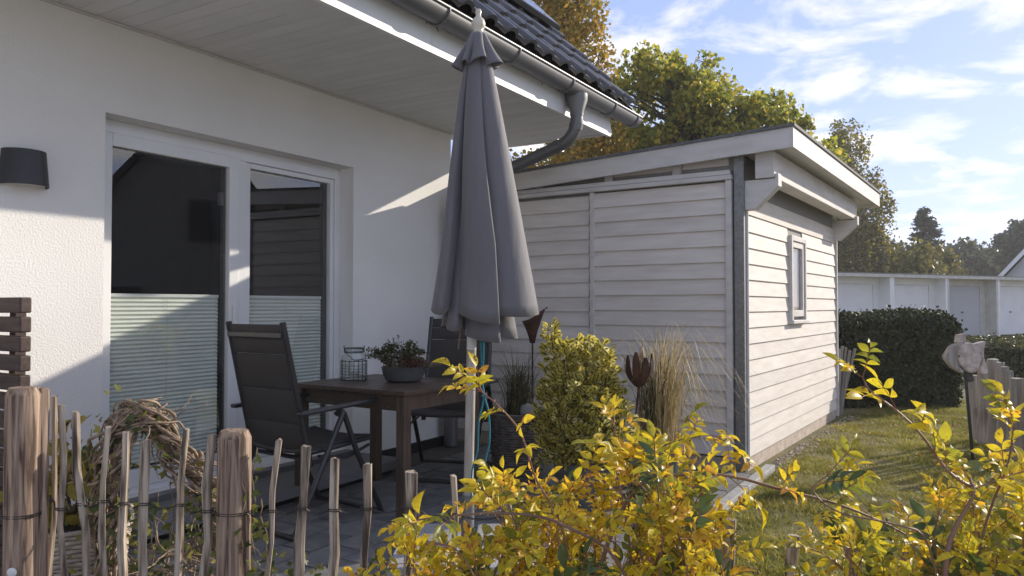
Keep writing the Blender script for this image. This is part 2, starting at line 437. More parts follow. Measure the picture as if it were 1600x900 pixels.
# ---- terrace
HO = (2.0, WALL, 0)
terr = MB(HO).box(-0.6, 5.62, 1.33, 3.91, -0.12, -0.012).build('terrace', M_joint, None, loc=H(2.0, WALL), rot=(0, 0, HA))
tag(terr, kind='structure')
pm = MB().box(-0.146, 0.146, -0.096, 0.096, -0.03, 0.0)
pm.v[4:] = [(x * 0.985, y * 0.98, z) for x, y, z in pm.v[4:]]
pm = pm.mesh('paver', M_paver)
for j in range(11):
    for i in range(18):
        x = 0.30 + i * 0.30 + (0.15 if j % 2 else 0.0); y = 1.45 + j * 0.20
        if x > 5.46: continue
        link('paver', pm, terr, (x - 2.0, y - WALL, random.uniform(-0.003, 0.002)), (random.uniform(-.006, .006), random.uniform(-.006, .006), 0))
for i in range(7):
    x = 0.3 + i * 0.8
    MB((2.0, WALL, 0)).box(x, x + 0.79, 1.255, 1.325, -0.12, 0.012).build('kerb_stone', M_kerb, terr, bevel=0.006)

# ------------------------------------------------------------------ the house
house = empty('house', H(2.0, WALL), HA, 'white rendered house with deep white soffit, grey gutter and dark tiled roof', 'house')
def hb(): return MB(HO)
DX0, DX1, DZ0, DZ1 = 2.364, 4.264, 0.13, 2.21
T = WALL + 0.32
w = hb()
w.box(XL, DX0, WALL, T, -0.1, 2.70).box(DX1, XR, WALL, T, -0.1, 2.70).box(DX0, DX1, WALL, T, DZ1, 2.70).box(DX0, DX1, WALL + 0.06, T, -0.1, DZ0)
w.build('wall', M_plaster, house)
w = hb()
w.box(XR - 0.3, XR, T, 9.0, -0.1, 2.70).box(XL, XL + 0.3, T, 9.0, -0.1, 2.70).box(XL, XR, 9.0, 9.3, -0.1, 2.70)
for xx in (XL, XR - 0.3):
    w.prism([(WALL + 0.1, 2.70), (9.2, 2.70), (6.6, 5.9), (6.0, 5.9)], 'x', xx, xx + 0.3)
w.build('wall', M_plaster, house)
# dark skirting strip at the wall foot
hb().box(DX1, XR, WALL - 0.012, WALL - 0.001, -0.02, 0.07).build('plinth_strip', M_black, house)
# interior lining, coloured near-black so the room reads as unlit
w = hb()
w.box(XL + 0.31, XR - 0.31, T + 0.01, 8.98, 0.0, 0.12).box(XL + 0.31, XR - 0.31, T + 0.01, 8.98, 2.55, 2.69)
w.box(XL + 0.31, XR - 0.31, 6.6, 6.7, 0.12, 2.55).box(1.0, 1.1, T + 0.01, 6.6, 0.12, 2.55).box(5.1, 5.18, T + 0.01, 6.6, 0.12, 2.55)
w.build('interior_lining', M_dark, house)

# soffit boards
sof = hb().box(XL, 6.21, 2.735, WALL + 0.2, 2.725, 2.745).build('soffit', M_soffit, house)
bm_ = MB().box(-0.048, 0.048, 2.735 - WALL, 0.0, 2.702, 2.724)
bm_ = bm_.mesh('board', M_soffit)
nb = int((6.21 - XL) / 0.1)
for i in range(nb):
    link('board', bm_, sof, (XL + 0.05 + i * 0.1 - 2.0, 0, random.uniform(-0.0006, 0.0006)))
# black ventilation beads along the wall/soffit junction
hb().box(XL, XR, WALL - 0.016, WALL - 0.002, 2.688, 2.700).build('soffit_bead', M_shedtrim, house)
# fascia
fas = hb()
fas.box(XL, 3.6, 2.70, 2.733, 2.672, 2.93).box(3.603, 6.21, 2.70, 2.733, 2.672, 2.93)
fas.box(6.2105, 6.23, 2.70, WALL + 0.25, 2.690, 2.74)
fas = fas.build('fascia', M_fascia, house)
scr = MB().lathe([(0, -.002), (.006, -.002), (.006, .002), (0, .002)], 8).mesh('screw', M_black)
for x in [0.4 + i * 0.65 for i in range(10)] + [3.55, 3.66]:
    link('screw', scr, fas, (x - 2.0, 2.70 - WALL, 2.83 + random.uniform(-.01, .01)), (R(90), 0, 0))
# gutter
GY, GZ, GR = 2.615, 2.885, 0.078
arc = [(GY + GR * math.cos(t), GZ + GR * math.sin(t)) for t in [math.pi + math.pi * i / 14 for i in range(15)]]
arc2 = [(GY + (GR - .005) * math.cos(t), GZ + (GR - .005) * math.sin(t)) for t in [2 * math.pi - math.pi * i / 14 for i in range(15)]]
gm = hb()
poly = arc + arc2
n_ = len(poly)
vs = [(XL, p[0], p[1]) for p in poly] + [(6.54, p[0], p[1]) for p in poly]
gm.add(vs, [(i, (i + 1) % n_, n_ + (i + 1) % n_, n_ + i) for i in range(n_)])
for xx in (XL, 6.54):
    gm.prism(arc, 'x', xx - 0.002, xx + 0.002)
gm.tube([(XL, GY - GR, GZ + 0.004), (6.54, GY - GR, GZ + 0.004)], 0.011, 10)
gut = gm.build('gutter', M_zinc, house, smooth='auto')
for x in [0.35 + 0.8 * i for i in range(8)] + [6.45]:
    b_ = hb()
    pa = [(GY + (GR + .004) * math.cos(t), GZ + (GR + .004) * math.sin(t)) for t in [math.pi * 0.93 + math.pi * 1.07 * i / 14 for i in range(15)]]
    b_.tube([(x, p[0], p[1]) for p in pa], 0.007, 6)
    b_.build('bracket', M_zinc, gut, smooth=True)
# outlet + swan neck + downpipe
OX = 5.36
d_ = hb()
d_.lathe([(0.085, 0.0), (0.083, -0.05), (0.056, -0.13), (0.053, -0.17)], 16, (OX, GY, GZ - 0.055))
d_.build('gutter_outlet', M_zinc, house, smooth=True)
path = [(OX, GY, 2.70), (OX, GY, 2.64)]
for i in range(1, 9):
    t = i / 8 * R(73)
    path.append((OX, GY + 0.20 * (1 - math.cos(t)), 2.64 - 0.20 * math.sin(t) ))
end = path[-1]
path += [(OX, 3.62, end[2] - (3.62 - end[1]) * 0.31)]
e2 = path[-1]
for i in range(1, 8):
    t = i / 7
    path.append((OX, e2[1] + 0.20 * math.sin(t * R(72)) , e2[2] - 0.03 - 0.20 * (1 - math.cos(t * R(80)))))
path.append((OX, path[-1][1], 0.05))
d_ = hb().tube(path, 0.049, 16)
for k in (2, 9):
    p = Vector(path[k]); q = Vector(path[k + 1]); dd = (q - p).normalized()
    d_.tube([p, p + dd * 0.05], 0.054, 16)
d_.tube([(OX, path[-1][1], 0.0), (OX, path[-1][1], 0.55)], 0.060, 16)
d_.build('downpipe', M_zinc, house, smooth='auto')

# roof: slabs + tiles, verge board, solar panel
RY, RZ = 2.60, 2.945
rf = hb()
rf.prism([(RY, RZ - 0.01), (RY + 3.9, RZ + 3.89), (RY + 7.8, RZ - 0.01), (RY + 7.8, RZ - 0.13), (RY + 3.9, RZ + 3.77), (RY, RZ - 0.05)], 'x', XL, 6.41)
roof = rf.build('roof', M_roofdark, house)
W_, L_ = 0.26, 0.40
prof = []
for i in range(13):
    p = i / 12
    zz = 0.012 * math.cos(p * math.pi * 1.25) if p < 0.55 else 0.042 * math.sin((p - 0.5) / 0.5 * math.pi) ** 0.75 if p < 0.995 else 0.0
    prof.append(((p - 0.5) * W_ * 1.02, zz))
tm = MB()
vs = []
for (y, dz) in ((0.0, -0.028), (0.0, 0.0), (0.02, 0.004), (L_, -0.028)):
    vs += [(x, y, z + dz + 0.02) for x, z in prof]
k = len(prof); fs = []
for r in range(3):
    for i in range(k - 1): fs.append((r*k+i, r*k+i+1, (r+1)*k+i+1, (r+1)*k+i))
tm.add(vs, fs)
tm = tm.mesh('tile', M_tile, smooth='auto')
for c_ in range(24):
    for r_ in range(8):
        t_ = r_ * 0.335
        link('tile', tm, roof, (6.30 - c_ * W_ - 2.0, RY - 0.03 + t_ * 0.7071 - WALL, RZ + 0.0 + t_ * 0.7071 + 0.012),
             (R(45) + random.uniform(-.01, .01), 0, random.uniform(-.008, .008)))
hb().prism([(RY - 0.02, RZ - 0.10), (RY - 0.02, RZ + 0.0), (RY + 3.9, RZ + 3.93), (RY + 3.9, RZ + 3.80)], 'x', 6.412, 6.45).build('verge_board', M_roofdark, house)
pb = hb()
q0 = 0.70; q1 = 2.3
nrm = Vector((0, -0.7071, 0.7071))
def onroof(x, t, h): return Vector((x, RY + t, RZ + t)) + nrm * h
for (h0, h1, mi) in ((0.10, 0.14, 0), (0.1405, 0.145, 1)):
    ins = 0.0 if mi == 0 else 0.015
    vs = [onroof(x, t, h) for h in (h0, h1) for x, t in ((4.0 + ins, q0 + ins), (6.24 - ins, q0 + ins), (6.24 - ins, q1 - ins), (4.0 + ins, q1 - ins))]
    pb.add(vs, [(0,3,2,1),(4,5,6,7),(0,1,5,4),(1,2,6,5),(2,3,7,6),(3,0,4,7)], mi)
for x in (4.4, 5.9):
    a, b = onroof(x, q0 + 0.1, 0.0), onroof(x, q0 + 0.1, 0.1)
    pb.bar(a, b, 0.04, 0.04, (1, 0, 0))
pb.build('solar_panel', [M_lamp, M_panel], roof)

# ------------------------------------------------------------------ patio door
FY = WALL + 0.13
pd = hb().box(DX0, DX0 + 0.055, FY, FY + 0.08, DZ0, DZ1)
pd.box(DX1 - 0.055, DX1, FY, FY + 0.08, DZ0, DZ1).box(DX0 + 0.055, DX1 - 0.055, FY, FY + 0.08, DZ1 - 0.085, DZ1).box(DX0 + 0.055, DX1 - 0.055, FY, FY + 0.08, DZ0, DZ0 + 0.05)
MX = 3.355
pd.box(MX - 0.045, MX + 0.045, FY, FY + 0.08, DZ0 + 0.05, DZ1 - 0.085)
pdo = pd.build('patio_door', M_trim, house, bevel=0.004)
def sash(x0, x1, z0, z1, wd, y, name):
    s = hb().box(x0, x0 + wd, y, y + 0.07, z0, z1).box(x1 - wd, x1, y, y + 0.07, z0, z1)
    s.box(x0 + wd, x1 - wd, y, y + 0.07, z1 - wd, z1).box(x0 + wd, x1 - wd, y, y + 0.07, z0, z0 + wd + 0.02)
    s.build(name, M_trim, pdo, bevel=0.005)
    gx0, gx1, gz0, gz1 = x0 + wd, x1 - wd, z0 + wd + 0.02, z1 - wd
    k = hb()
    t = 0.012
    for (a, b, c, d) in ((gx0, gx0 + t, gz0, gz1), (gx1 - 0.035, gx1, gz0, gz1), (gx0 + t, gx1 - 0.035, gz1 - t, gz1), (gx0 + t, gx1 - 0.035, gz0, gz0 + t)):
        k.box(a, b, y + 0.040, y + 0.065, c, d)
    k.build('gasket', M_black, pdo)
    hb().add([(gx0 + .002, y + .03, gz0 + .002), (gx1 - .002, y + .03, gz0 + .002), (gx1 - .002, y + .03, gz1 - .002), (gx0 + .002, y + .03, gz1 - .002)], [(0, 1, 2, 3)]).build('pane', M_glass, pdo)
    # pleated blind behind the glass
    bl = hb(); zt = 1.235; zb = gz0 + 0.01; n = 40
    bx0, bx1 = gx0 + 0.014, gx1 - 0.040
    yb = y + 0.050
    vs = []
    for i in range(n * 2 + 1):
        z = zb + (zt - zb) * i / (n * 2); yy = yb + (0.011 if i % 2 else 0.0)
        vs += [(bx0, yy, z), (bx1, yy, z)]
    bl.add(vs, [(2*i, 2*i+1, 2*i+3, 2*i+2) for i in range(n * 2)])
    bo = bl.build('blind', M_blind, pdo)
    hb().box(bx0, bx1, yb - 0.004, yb + 0.016, zt, zt + 0.02).build('blind_rail', M_trim, pdo, bevel=0.003)
    cb = hb()
    for fx in (0.5,):
        xx = bx0 + (bx1 - bx0) * fx
        cb.tube([(xx, yb - 0.002, zb), (xx, yb - 0.002, zt)], 0.0012, 5)
    cb.build('blind_cord', M_shedtrim, pdo)
sash(DX0 + 0.04, MX - 0.025, DZ0 + 0.04, DZ1 - 0.07, 0.075, FY - 0.012, 'sash')
sash(MX + 0.047, DX1 - 0.057, DZ0 + 0.052, DZ1 - 0.087, 0.035, FY + 0.01, 'sash')
hd = hb().box(MX - 0.075, MX - 0.045, FY - 0.03, FY - 0.013, 1.04, 1.19)
hd.build('door_pull', M_trim, pdo, bevel=0.004)
hb().box(DX0 - 0.02, DX1 + 0.02, WALL - 0.03, FY + 0.0, DZ0 - 0.035, DZ0 - 0.001).build('threshold', M_zinc, pdo)
# granite doorstep
st = MB().box(-1.0, 1.05, -0.40, 0.0, 0.035, 0.095).box(-0.95, 1.0, -0.33, 0.0, -0.02, 0.034, 1)  # inset black block paints the shadow under the slab
tag(st.build('doorstep', [M_granite, M_black], None, loc=H(3.3, WALL - 0.014), rot=(0, 0, HA)), 'speckled grey granite slab step below the patio door', 'step')

# wall lamp
wl_ = empty('wall_lamp', H(1.955, WALL, 1.76), HA, 'dark grey half-cone wall lamp on the white house wall', 'lamp')
sh = MB().lathe([(0.098, 0.17), (0.112, 0.0), (0.106, 0.0), (0.093, 0.164)], 28, a0=math.pi, a1=2 * math.pi)
sh.add([(0.098 * math.cos(t), 0.098 * math.sin(t), 0.17) for t in [math.pi + math.pi * i / 28 for i in range(29)]], [tuple(range(29))])
sh.build('shade', M_lamp, wl_, smooth='auto')
MB().prism([(0.103 * math.cos(t), 0.103 * math.sin(t)) for t in [math.pi + math.pi * i / 28 for i in range(29)]], 'z', 0.010, 0.016).build('diffuser', M_diff, wl_)
MB().box(-0.06, 0.06, -0.02, 0.0, 0.02, 0.15).build('mount', M_lamp, wl_)

# ------------------------------------------------------------------ shed
SA = R(56.4)
SX, SY = Vector((math.cos(SA), math.sin(SA), 0)), Vector((-math.sin(SA), math.cos(SA), 0))
def SH(x, y, z=0): return SX * x + SY * y + Vector((0, 0, z))
SO = (5.60, 1.70, 0)
shed = empty('garden_shed', SH(5.60, 1.70), SA, 'grey-white clapboard garden shed with flat overhanging roof and narrow window', 'shed')
def sb(): return MB(SO)
sx0, sx1, sy0, sy1 = 5.60, 8.86, 1.70, 5.4
def roofz(y): return 2.455 - 0.047 * (y - 1.31)       # top of the roof falls towards the house
core = sb().box(sx0 + 0.03, sx1 - 0.03, sy0 + 0.03, sy1, 0.0, 2.10)
core.prism([(sy0 + 0.03, 2.10), (sy1, 2.10), (sy1, roofz(sy1) - 0.13), (sy0 + 0.03, roofz(sy0) - 0.13)], 'x', sx0 + 0.031, sx1 - 0.03)
core.build('wall', M_shedwall, shed)
sb().box(sx0 - 0.01, sx1 - 0.0, sy0 - 0.005, sy1, -0.06, 0.07).build('plinth', M_plinth, shed)
PB = 0.1185
def clap_x(name, xf, y0, y1, z0, z1, parent, out=0.0):
    """board on the left face (plane x = xf, facing -x)"""
    b = sb(); o = out
    pr = [(xf - o, z0), (xf - o - 0.026, z0 + 0.001), (xf - o - 0.009, z1), (xf - o, z1)]
    n = 4
    vs = [(p[0], y0, p[1]) for p in pr] + [(p[0], y1, p[1]) for p in pr]
    b.add(vs, [(0,1,2,3), (7,6,5,4)] + [(i, n + i, n + (i + 1) % n, (i + 1) % n) for i in range(n)])
    return b.build(name, M_siding, parent)
def clap_y(name, yf, x0, x1, z0, z1, parent):
    b = sb()
    pr = [(yf, z0), (yf - 0.021, z0 + 0.001), (yf - 0.007, z1), (yf, z1)]
    n = 4
    vs = [(x0, p[0], p[1]) for p in pr] + [(x1, p[0], p[1]) for p in pr]
    b.add(vs, [(3,2,1,0), (4,5,6,7)] + [(i, (i + 1) % n, n + (i + 1) % n, n + i) for i in range(n)])
    return b.build(name, M_siding, parent)
# left (shaded) face: two panels of boards
pan1 = sb().box(sx0 - 0.008, sx0 + 0.028, 1.815, 2.90, 0.08, 2.10).build('sliding_panel', M_shedwall, shed)
pan2 = sb().box(sx0 + 0.004, sx0 + 0.028, 2.945, sy1, 0.08, 2.10).build('fixed_panel', M_shedwall, shed)
k = 0
z = 0.085
while z < 2.09:
    z1 = min(z + PB + 0.012, 2.10)
    clap_x('board', sx0 - 0.009, 1.812, 2.895, z, z1, pan1)
    clap_x('board', sx0 + 0.003, 2.95, sy1 - 0.01, z - 0.012 + 0.0, z1 - 0.012, pan2)
    z += PB
sb().box(sx0 - 0.048, sx0 + 0.0, 2.895, 2.93, 0.08, 2.11).build('vertical_trim', M_shedtrim, shed, bevel=0.003)
tr = sb()
tr.box(sx0 - 0.050, sx0 + 0.0, 1.765, 1.808, 0.06, 2.111)
tr.build('vertical_trim', M_shedtrim, shed, bevel=0.003)
tr = sb().box(sx0 - 0.062, sx0 + 0.03, 1.76, sy1, 2.112, 2.145)
tr.build('top_rail', M_shedtrim, shed, bevel=0.003)
sb().box(sx0 - 0.045, sx0 + 0.03, 1.775, sy1, 2.150, 2.185).build('top_rail', M_shedtrim, shed, bevel=0.003)
# infill between rail and fascia
for i, (ya, yb_, mm) in enumerate(((1.80, 2.16, M_siding), (2.24, 2.74, M_siding), (2.82, 3.4, M_rawwood), (3.48, 5.3, M_rawwood))):
    sb().box(sx0 + 0.012, sx0 + 0.03, ya, yb_, 2.225, 2.31).build('infill_board', mm, shed)
    sb().box(sx0 - 0.004, sx0 + 0.03, yb_ + 0.005, yb_ + 0.075, 2.186, 2.32).build('infill_block', M_shedtrim, shed)
# galvanised corner post
sb().box(sx0 - 0.030, sx0 + 0.028, 1.678, 1.748, -0.03, 2.28).build('corner_post', M_galv, shed)
sb().box(sx0 + 0.030, sx0 + 0.036, 1.664, 1.70, 0.0, 2.0).build('corner_strip', M_trim, shed)
# lit face
fw = sb().box(sx0 + 0.03, sx1, sy0 + 0.001, sy0 + 0.029, 0.07, 2.24).build('front_wall', M_shedwall, shed)
wx0, wx1, wz0, wz1 = 6.86, 7.40, 1.06, 1.80
z = 0.075
while z < 1.83:
    z1 = z + PB + 0.010
    if z1 > wz0 - 0.0 and z < wz1 - 0.03:
        clap_y('board', sy0, sx0 + 0.037, wx0, z, z1, fw); clap_y('board', sy0, wx1, sx1, z, z1, fw)
    else:
        clap_y('board', sy0, sx0 + 0.037, sx1, z, z1, fw)
    z += PB
sb().box(sx0 + 0.037, sx1, sy0 - 0.018, sy0, z + 0.011, z + 0.16).build('frieze_board', M_siding, shed)
sb().box(sx1 + 0.001, sx1 + 0.03, sy0 - 0.035, sy0 + 0.03, 0.0, 2.0).build('corner_trim', M_shedtrim, shed)
# window
wi = empty('window', (0, 0, 0)); wi.parent = shed
w_ = sb().box(wx0 - 0.0, wx0 + 0.045, sy0 - 0.048, sy0 + 0.01, wz0, wz1).box(wx1 - 0.045, wx1, sy0 - 0.048, sy0 + 0.01, wz0, wz1)
w_.box(wx0 + 0.045, wx1 - 0.045, sy0 - 0.048, sy0 + 0.01, wz1 - 0.045, wz1)
w_.build('casing', M_shedtrim, wi, bevel=0.003)
w_ = sb().box(wx0 + 0.046, wx0 + 0.10, sy0 - 0.035, sy0 + 0.0, wz0 + 0.03, wz1 - 0.046).box(wx1 - 0.10, wx1 - 0.046, sy0 - 0.035, sy0, wz0 + 0.03, wz1 - 0.046)
w_.box(wx0 + 0.10, wx1 - 0.10, sy0 - 0.035, sy0, wz0 + 0.03, wz0 + 0.085).box(wx0 + 0.10, wx1 - 0.10, sy0 - 0.035, sy0, wz1 - 0.1, wz1 - 0.046)
w_.build('frame', M_shedtrim, wi, bevel=0.003)
sb().box(wx0 + 0.10, wx1 - 0.10, sy0 - 0.016, sy0 - 0.010, wz0 + 0.085, wz1 - 0.1).build('pane', M_shedglass, wi)
sb().box(wx0 - 0.02, wx1 + 0.02, sy0 - 0.065, sy0 + 0.01, wz0 - 0.03, wz0).build('sill', M_shedtrim, wi, bevel=0.004)
# beam and brackets under the overhang
by0, by1 = sy0 - 0.235, sy0 - 0.10
sb().box(sx0 - 0.015, sx1 + 0.02, by0, by1, 2.105, 2.295).build('eaves_beam', M_shedtrim, shed, bevel=0.005)
for xx in (sx0 + 0.002, sx1 - 0.10):
    sb().prism([(sy0, 2.10), (sy0, 1.885), (sy0 - 0.09, 1.885), (sy0 - 0.26, 2.045), (sy0 - 0.26, 2.135), (sy0 - 0.2355, 2.135), (sy0 - 0.2355, 2.10)], 'x', xx, xx + 0.095).build('bracket', M_shedtrim, shed, bevel=0.004)
# roof
ry0, ry1, rx0, rx1 = 1.31, 5.5, sx0 - 0.10, 9.38
def slab(x0, x1, y0, y1, d0, d1):
    b = sb()
    vs = [(x, y, roofz(y) + d) for d in (d0, d1) for x, y in ((x0, y0), (x1, y0), (x1, y1), (x0, y1))]
    return b.add(vs, [(0,3,2,1),(4,5,6,7),(0,1,5,4),(1,2,6,5),(2,3,7,6),(3,0,4,7)])
slab(rx0 + 0.03, rx1 - 0.03, ry0 + 0.03, ry1, -0.11, -0.03).build('roof', M_shedwall, shed)
slab(rx0 - 0.012, rx1 + 0.012, ry0 - 0.012, ry1, -0.022, 0.0).build('roof_felt', M_bitumen, shed)
slab(rx0, rx0 + 0.028, ry0 + 0.0285, ry1, -0.165, -0.023).build('fascia', M_shedtrim, shed)
slab(rx0, rx1, ry0, ry0 + 0.028, -0.165, -0.023).build('fascia', M_shedtrim, shed)
slab(rx1 - 0.028, rx1, ry0 + 0.0285, ry1, -0.165, -0.023).build('fascia', M_shedtrim, shed)
# overhang ceiling boards
for i in range(8):
    y0 = ry0 + 0.03 + i * 0.0475
    if y0 + .046 > sy0 + .03: break
    slab(rx0 + 0.03, rx1 - 0.03, y0, y0 + 0.0455, -0.125, -0.112).build('ceiling_board', M_trim, shed)
slab(rx0 + 0.03, rx1 - 0.03, ry0 + 0.0285, sy0 + .03, -0.1119, -0.1105).build('ceiling_backing', M_soffit, shed)

# ------------------------------------------------------------------ garages and far houses
GD = Vector((9.6, 4.6, 0)).normalized()
ga = math.atan2(GD.y, GD.x)
p0 = at(1299, 425, 26.4); p0.z = 0
for i in range(1, 6):
    base = p0 + GD * (i * 3.04 - 3.04)
    e = empty('garage', base, ga, ['white flat-roofed garage hidden behind the shed end of the row', 'white garage with white ribbed door standing beside the shed roof end',
        'white garage with white ribbed door between two others above the hedge', 'garage with lilac-grey ribbed door and small handle',
        'white garage with ribbed door in front of the gabled house', 'white garage at the far end of the row past the gabled house'][i], 'garage', 'garages in a row')
    gb = MB().box(0.0, 0.10, 0, 5.5, -0.1, 2.22).box(2.93, 3.03, 0, 5.5, -0.1, 2.22).box(0.1, 2.93, 5.4, 5.5, -0.1, 2.22)
    gb.box(0.10, 0.42, 0.45, 0.55, -0.1, 2.22).box(2.61, 2.93, 0.45, 0.55, -0.1, 2.22).box(0.42, 2.61, 0.45, 0.55, 1.98, 2.22)
    gb.build('wall', M_conc if i == 3 else M_garage, e)
    MB().box(-0.02, 3.035 - 0.02, -0.05, 5.6, 2.221, 2.36).build('roof', M_conc, e)
    MB().box(-0.02, 3.015, -0.056, -0.051, 2.33, 2.365).build('roof_edge', M_zinc, e)
    dm = MB(); nr = 28
    pts = []
    for j in range(nr * 2 + 1):
        x = 0.43 + (2.60 - 0.43) * j / (nr * 2)
        pts.append((x, 0.50 if j % 2 else 0.475))
    vs = [(x, y, 0.02) for x, y in pts] + [(x, y, 1.97) for x, y in pts]
    n = len(pts)
    dm.add(vs, [(j, j + 1, n + j + 1, n + j) for j in range(n - 1)])
    do = dm.build('door', M_garagedoor2 if i == 3 else M_garagedoor, e)
    MB().box(1.46, 1.58, 0.44, 0.475, 0.92, 0.96).build('handle', M_black, do)
# gabled house behind the garages
fh = empty('gabled_house', at(1648, 470, 36) * 1.0, R(-46), 'pale gabled house rising behind the garage row', 'house'); fh.location.z = 0
MB().prism([(-2.6, -0.1), (2.6, -0.1), (2.6, 1.9), (0, 4.9), (-2.6, 1.9)], 'y', 0, 7).build('wall', M_render, fh)
for s in (-1, 1):
    m_ = MB(); m_.add([(0, -0.5, 5.12), (0, 7.5, 5.12), (s * 3.3, 7.5, 1.32), (s * 3.3, -0.5, 1.32), (0, -0.5, 4.95), (0, 7.5, 4.95), (s * 3.3, 7.5, 1.15), (s * 3.3, -0.5, 1.15)],
           [(0,1,2,3),(7,6,5,4),(0,3,7,4),(1,5,6,2),(3,2,6,7)])
    m_.build('roof', M_roofdark, fh)
    m_ = MB(); m_.add([(0, -0.52, 5.14), (s * 3.3, -0.52, 1.34), (s * 3.3, -0.52, 1.08), (0, -0.52, 4.88), (0, -0.56, 5.14), (s * 3.3, -0.56, 1.34), (s * 3.3, -0.56, 1.08), (0, -0.56, 4.88)], [(0,1,2,3),(4,7,6,5),(0,4,5,1),(2,6,7,3)])
    m_.build('verge_board', M_trim, fh)
wq = MB().box(-1.0, 1.2, -0.03, 0.0, 1.0, 2.55).build('window', M_panel, fh)
MB().box(-1.1, -1.0, -0.06, 0.01, 0.95, 2.6).box(1.2, 1.3, -0.06, 0.01, 0.95, 2.6).box(-1.0, 1.2, -0.06, 0.01, 2.55, 2.65).build('frame', M_trim, wq)

# neighbour's dark house on the far side of the garden (mirrored in the patio door)
nh = empty('neighbour_house', (16.5, 6.3, -0.35), R(-90), 'dark rendered gabled house across the lawn, mirrored in the patio door', 'house')
MB().prism([(-3.3, -0.1), (3.3, -0.1), (3.3, 3.0), (0, 7.0), (-3.3, 3.0)], 'y', 0, 8).build('wall', M_brick, nh)
for s in (-1, 1):
    m_ = MB(); m_.add([(0, -0.3, 7.3), (0, 8.3, 7.3), (s * 3.7, 8.3, 2.8), (s * 3.7, -0.3, 2.8), (0, -0.3, 7.05), (0, 8.3, 7.05), (s * 3.7, 8.3, 2.55), (s * 3.7, -0.3, 2.55)],
           [(0,1,2,3),(7,6,5,4),(0,3,7,4),(1,5,6,2),(3,2,6,7)])
    m_.build('roof', M_roofdark, nh)
for x, z_ in ((-0.6, 3.4), (1.6, 0.9), (-1.8, 0.9)):
    wq = MB().box(x - 0.45, x + 0.45, -0.03, 0.0, z_, z_ + 1.1).build('window', M_panel, nh)
    MB().box(x - 0.52, x - 0.45, -0.05, 0.01, z_ - .05, z_ + 1.15).box(x + 0.45, x + 0.52, -0.05, 0.01, z_ - .05, z_ + 1.15).box(x - 0.45, x + 0.45, -0.05, 0.01, z_ + 1.1, z_ + 1.17).box(x - 0.45, x + 0.45, -0.05, 0.01, z_ - .07, z_).build('frame', M_lamp, wq)

# ------------------------------------------------------------------ trees
LEAF_V = np.array([(0, 0, 0), (0.5, 0.45, 0.06), (0, 1, -0.05), (-0.5, 0.45, 0.06)], float)
LEAF_F = np.array([(0, 1, 2), (0, 2, 3)])
def rand_dirs(n, rng, zb=0.0):
    d = rng.normal(size=(n, 3)); d[:, 2] += zb
    return d / np.linalg.norm(d, axis=1, keepdims=True)

def tree(name, label, base, lobes, clusters, per, leaf, lm, bark, group='trees behind the garden', trunk_r=0.16, crad=0.45, droop=0.0, seed=1, trunk_top=None):
    rng = np.random.default_rng(seed); rd = random.Random(seed)
    base = Vector(base)
    e = empty(name, base, 0, label, 'tree', group)
    vol = np.array([l[3] * l[4] * l[5] for l in lobes]); vol = vol ** 0.8; vol /= vol.sum()
    cs = []
    for i in range(clusters):
        l = lobes[rng.choice(len(lobes), p=vol)]
        d = rng.normal(size=3); d /= np.linalg.norm(d)
        r = rng.uniform(0.25, 1.0) ** 0.45 * rng.uniform(0.86, 1.06)
        cs.append((l[0] + d[0] * l[3] * r, l[1] + d[1] * l[4] * r, l[2] + d[2] * l[5] * r))
    cs = np.array(cs)
    cz = trunk_top or float(np.mean([l[2] for l in lobes]))
    cx, cy = float(np.mean([l[0] for l in lobes])), float(np.mean([l[1] for l in lobes]))
    tk = MB().tube([(0, 0, -0.1), (cx * .2, cy * .2, cz * 0.35), (cx * .6, cy * .6, cz * 0.7), (cx, cy, cz * 1.15)], [trunk_r * 1.25, trunk_r, trunk_r * 0.75, trunk_r * 0.25], 9)
    tk.build('trunk', bark, e, smooth=True)
    lb = MB()
    for c in cs[:: max(1, clusters // 200)]:
        zz = max(0.3 * cz, min(cz * 1.05, c[2] - 0.5 * math.hypot(c[0] - cx, c[1] - cy) - 0.3))
        f = zz / (cz * 1.15)
        st_ = Vector((cx * f, cy * f, zz)); en = Vector(c)
        mid = st_.lerp(en, 0.5) + Vector((rd.uniform(-.15, .15), rd.uniform(-.15, .15), 0.18 * (en - st_).length * 0.5))
        r0 = trunk_r * 0.28
        lb.tube([st_, mid, en], [r0, r0 * 0.6, r0 * 0.15], 5, cap=False)
    lb.build('limbs', bark, e, smooth=True)
    n = clusters * per
    ci = np.repeat(np.arange(clusters), per)
    rad = crad * rng.uniform(0.55, 1.25, clusters)
    off = rng.normal(size=(n, 3)); off /= np.linalg.norm(off, axis=1, keepdims=True)
    off *= (rng.uniform(0, 1, n) ** 0.5)[:, None]
    off *= rad[ci][:, None]
    if droop: off[:, 2] *= 1.0 + droop; off[:, 2] -= droop * 0.5 * rad[ci]
    pos = cs[ci] + off
    dirs = rand_dirs(n, rng, -0.5)
    ups = rand_dirs(n, rng, 0.15)
    V, F = scatter(LEAF_V, LEAF_F, pos, dirs, ups, leaf * rng.uniform(0.6, 1.3, n))
    me = np_mesh('crown', V, F, lm)
    link('crown', me, e)
    return e

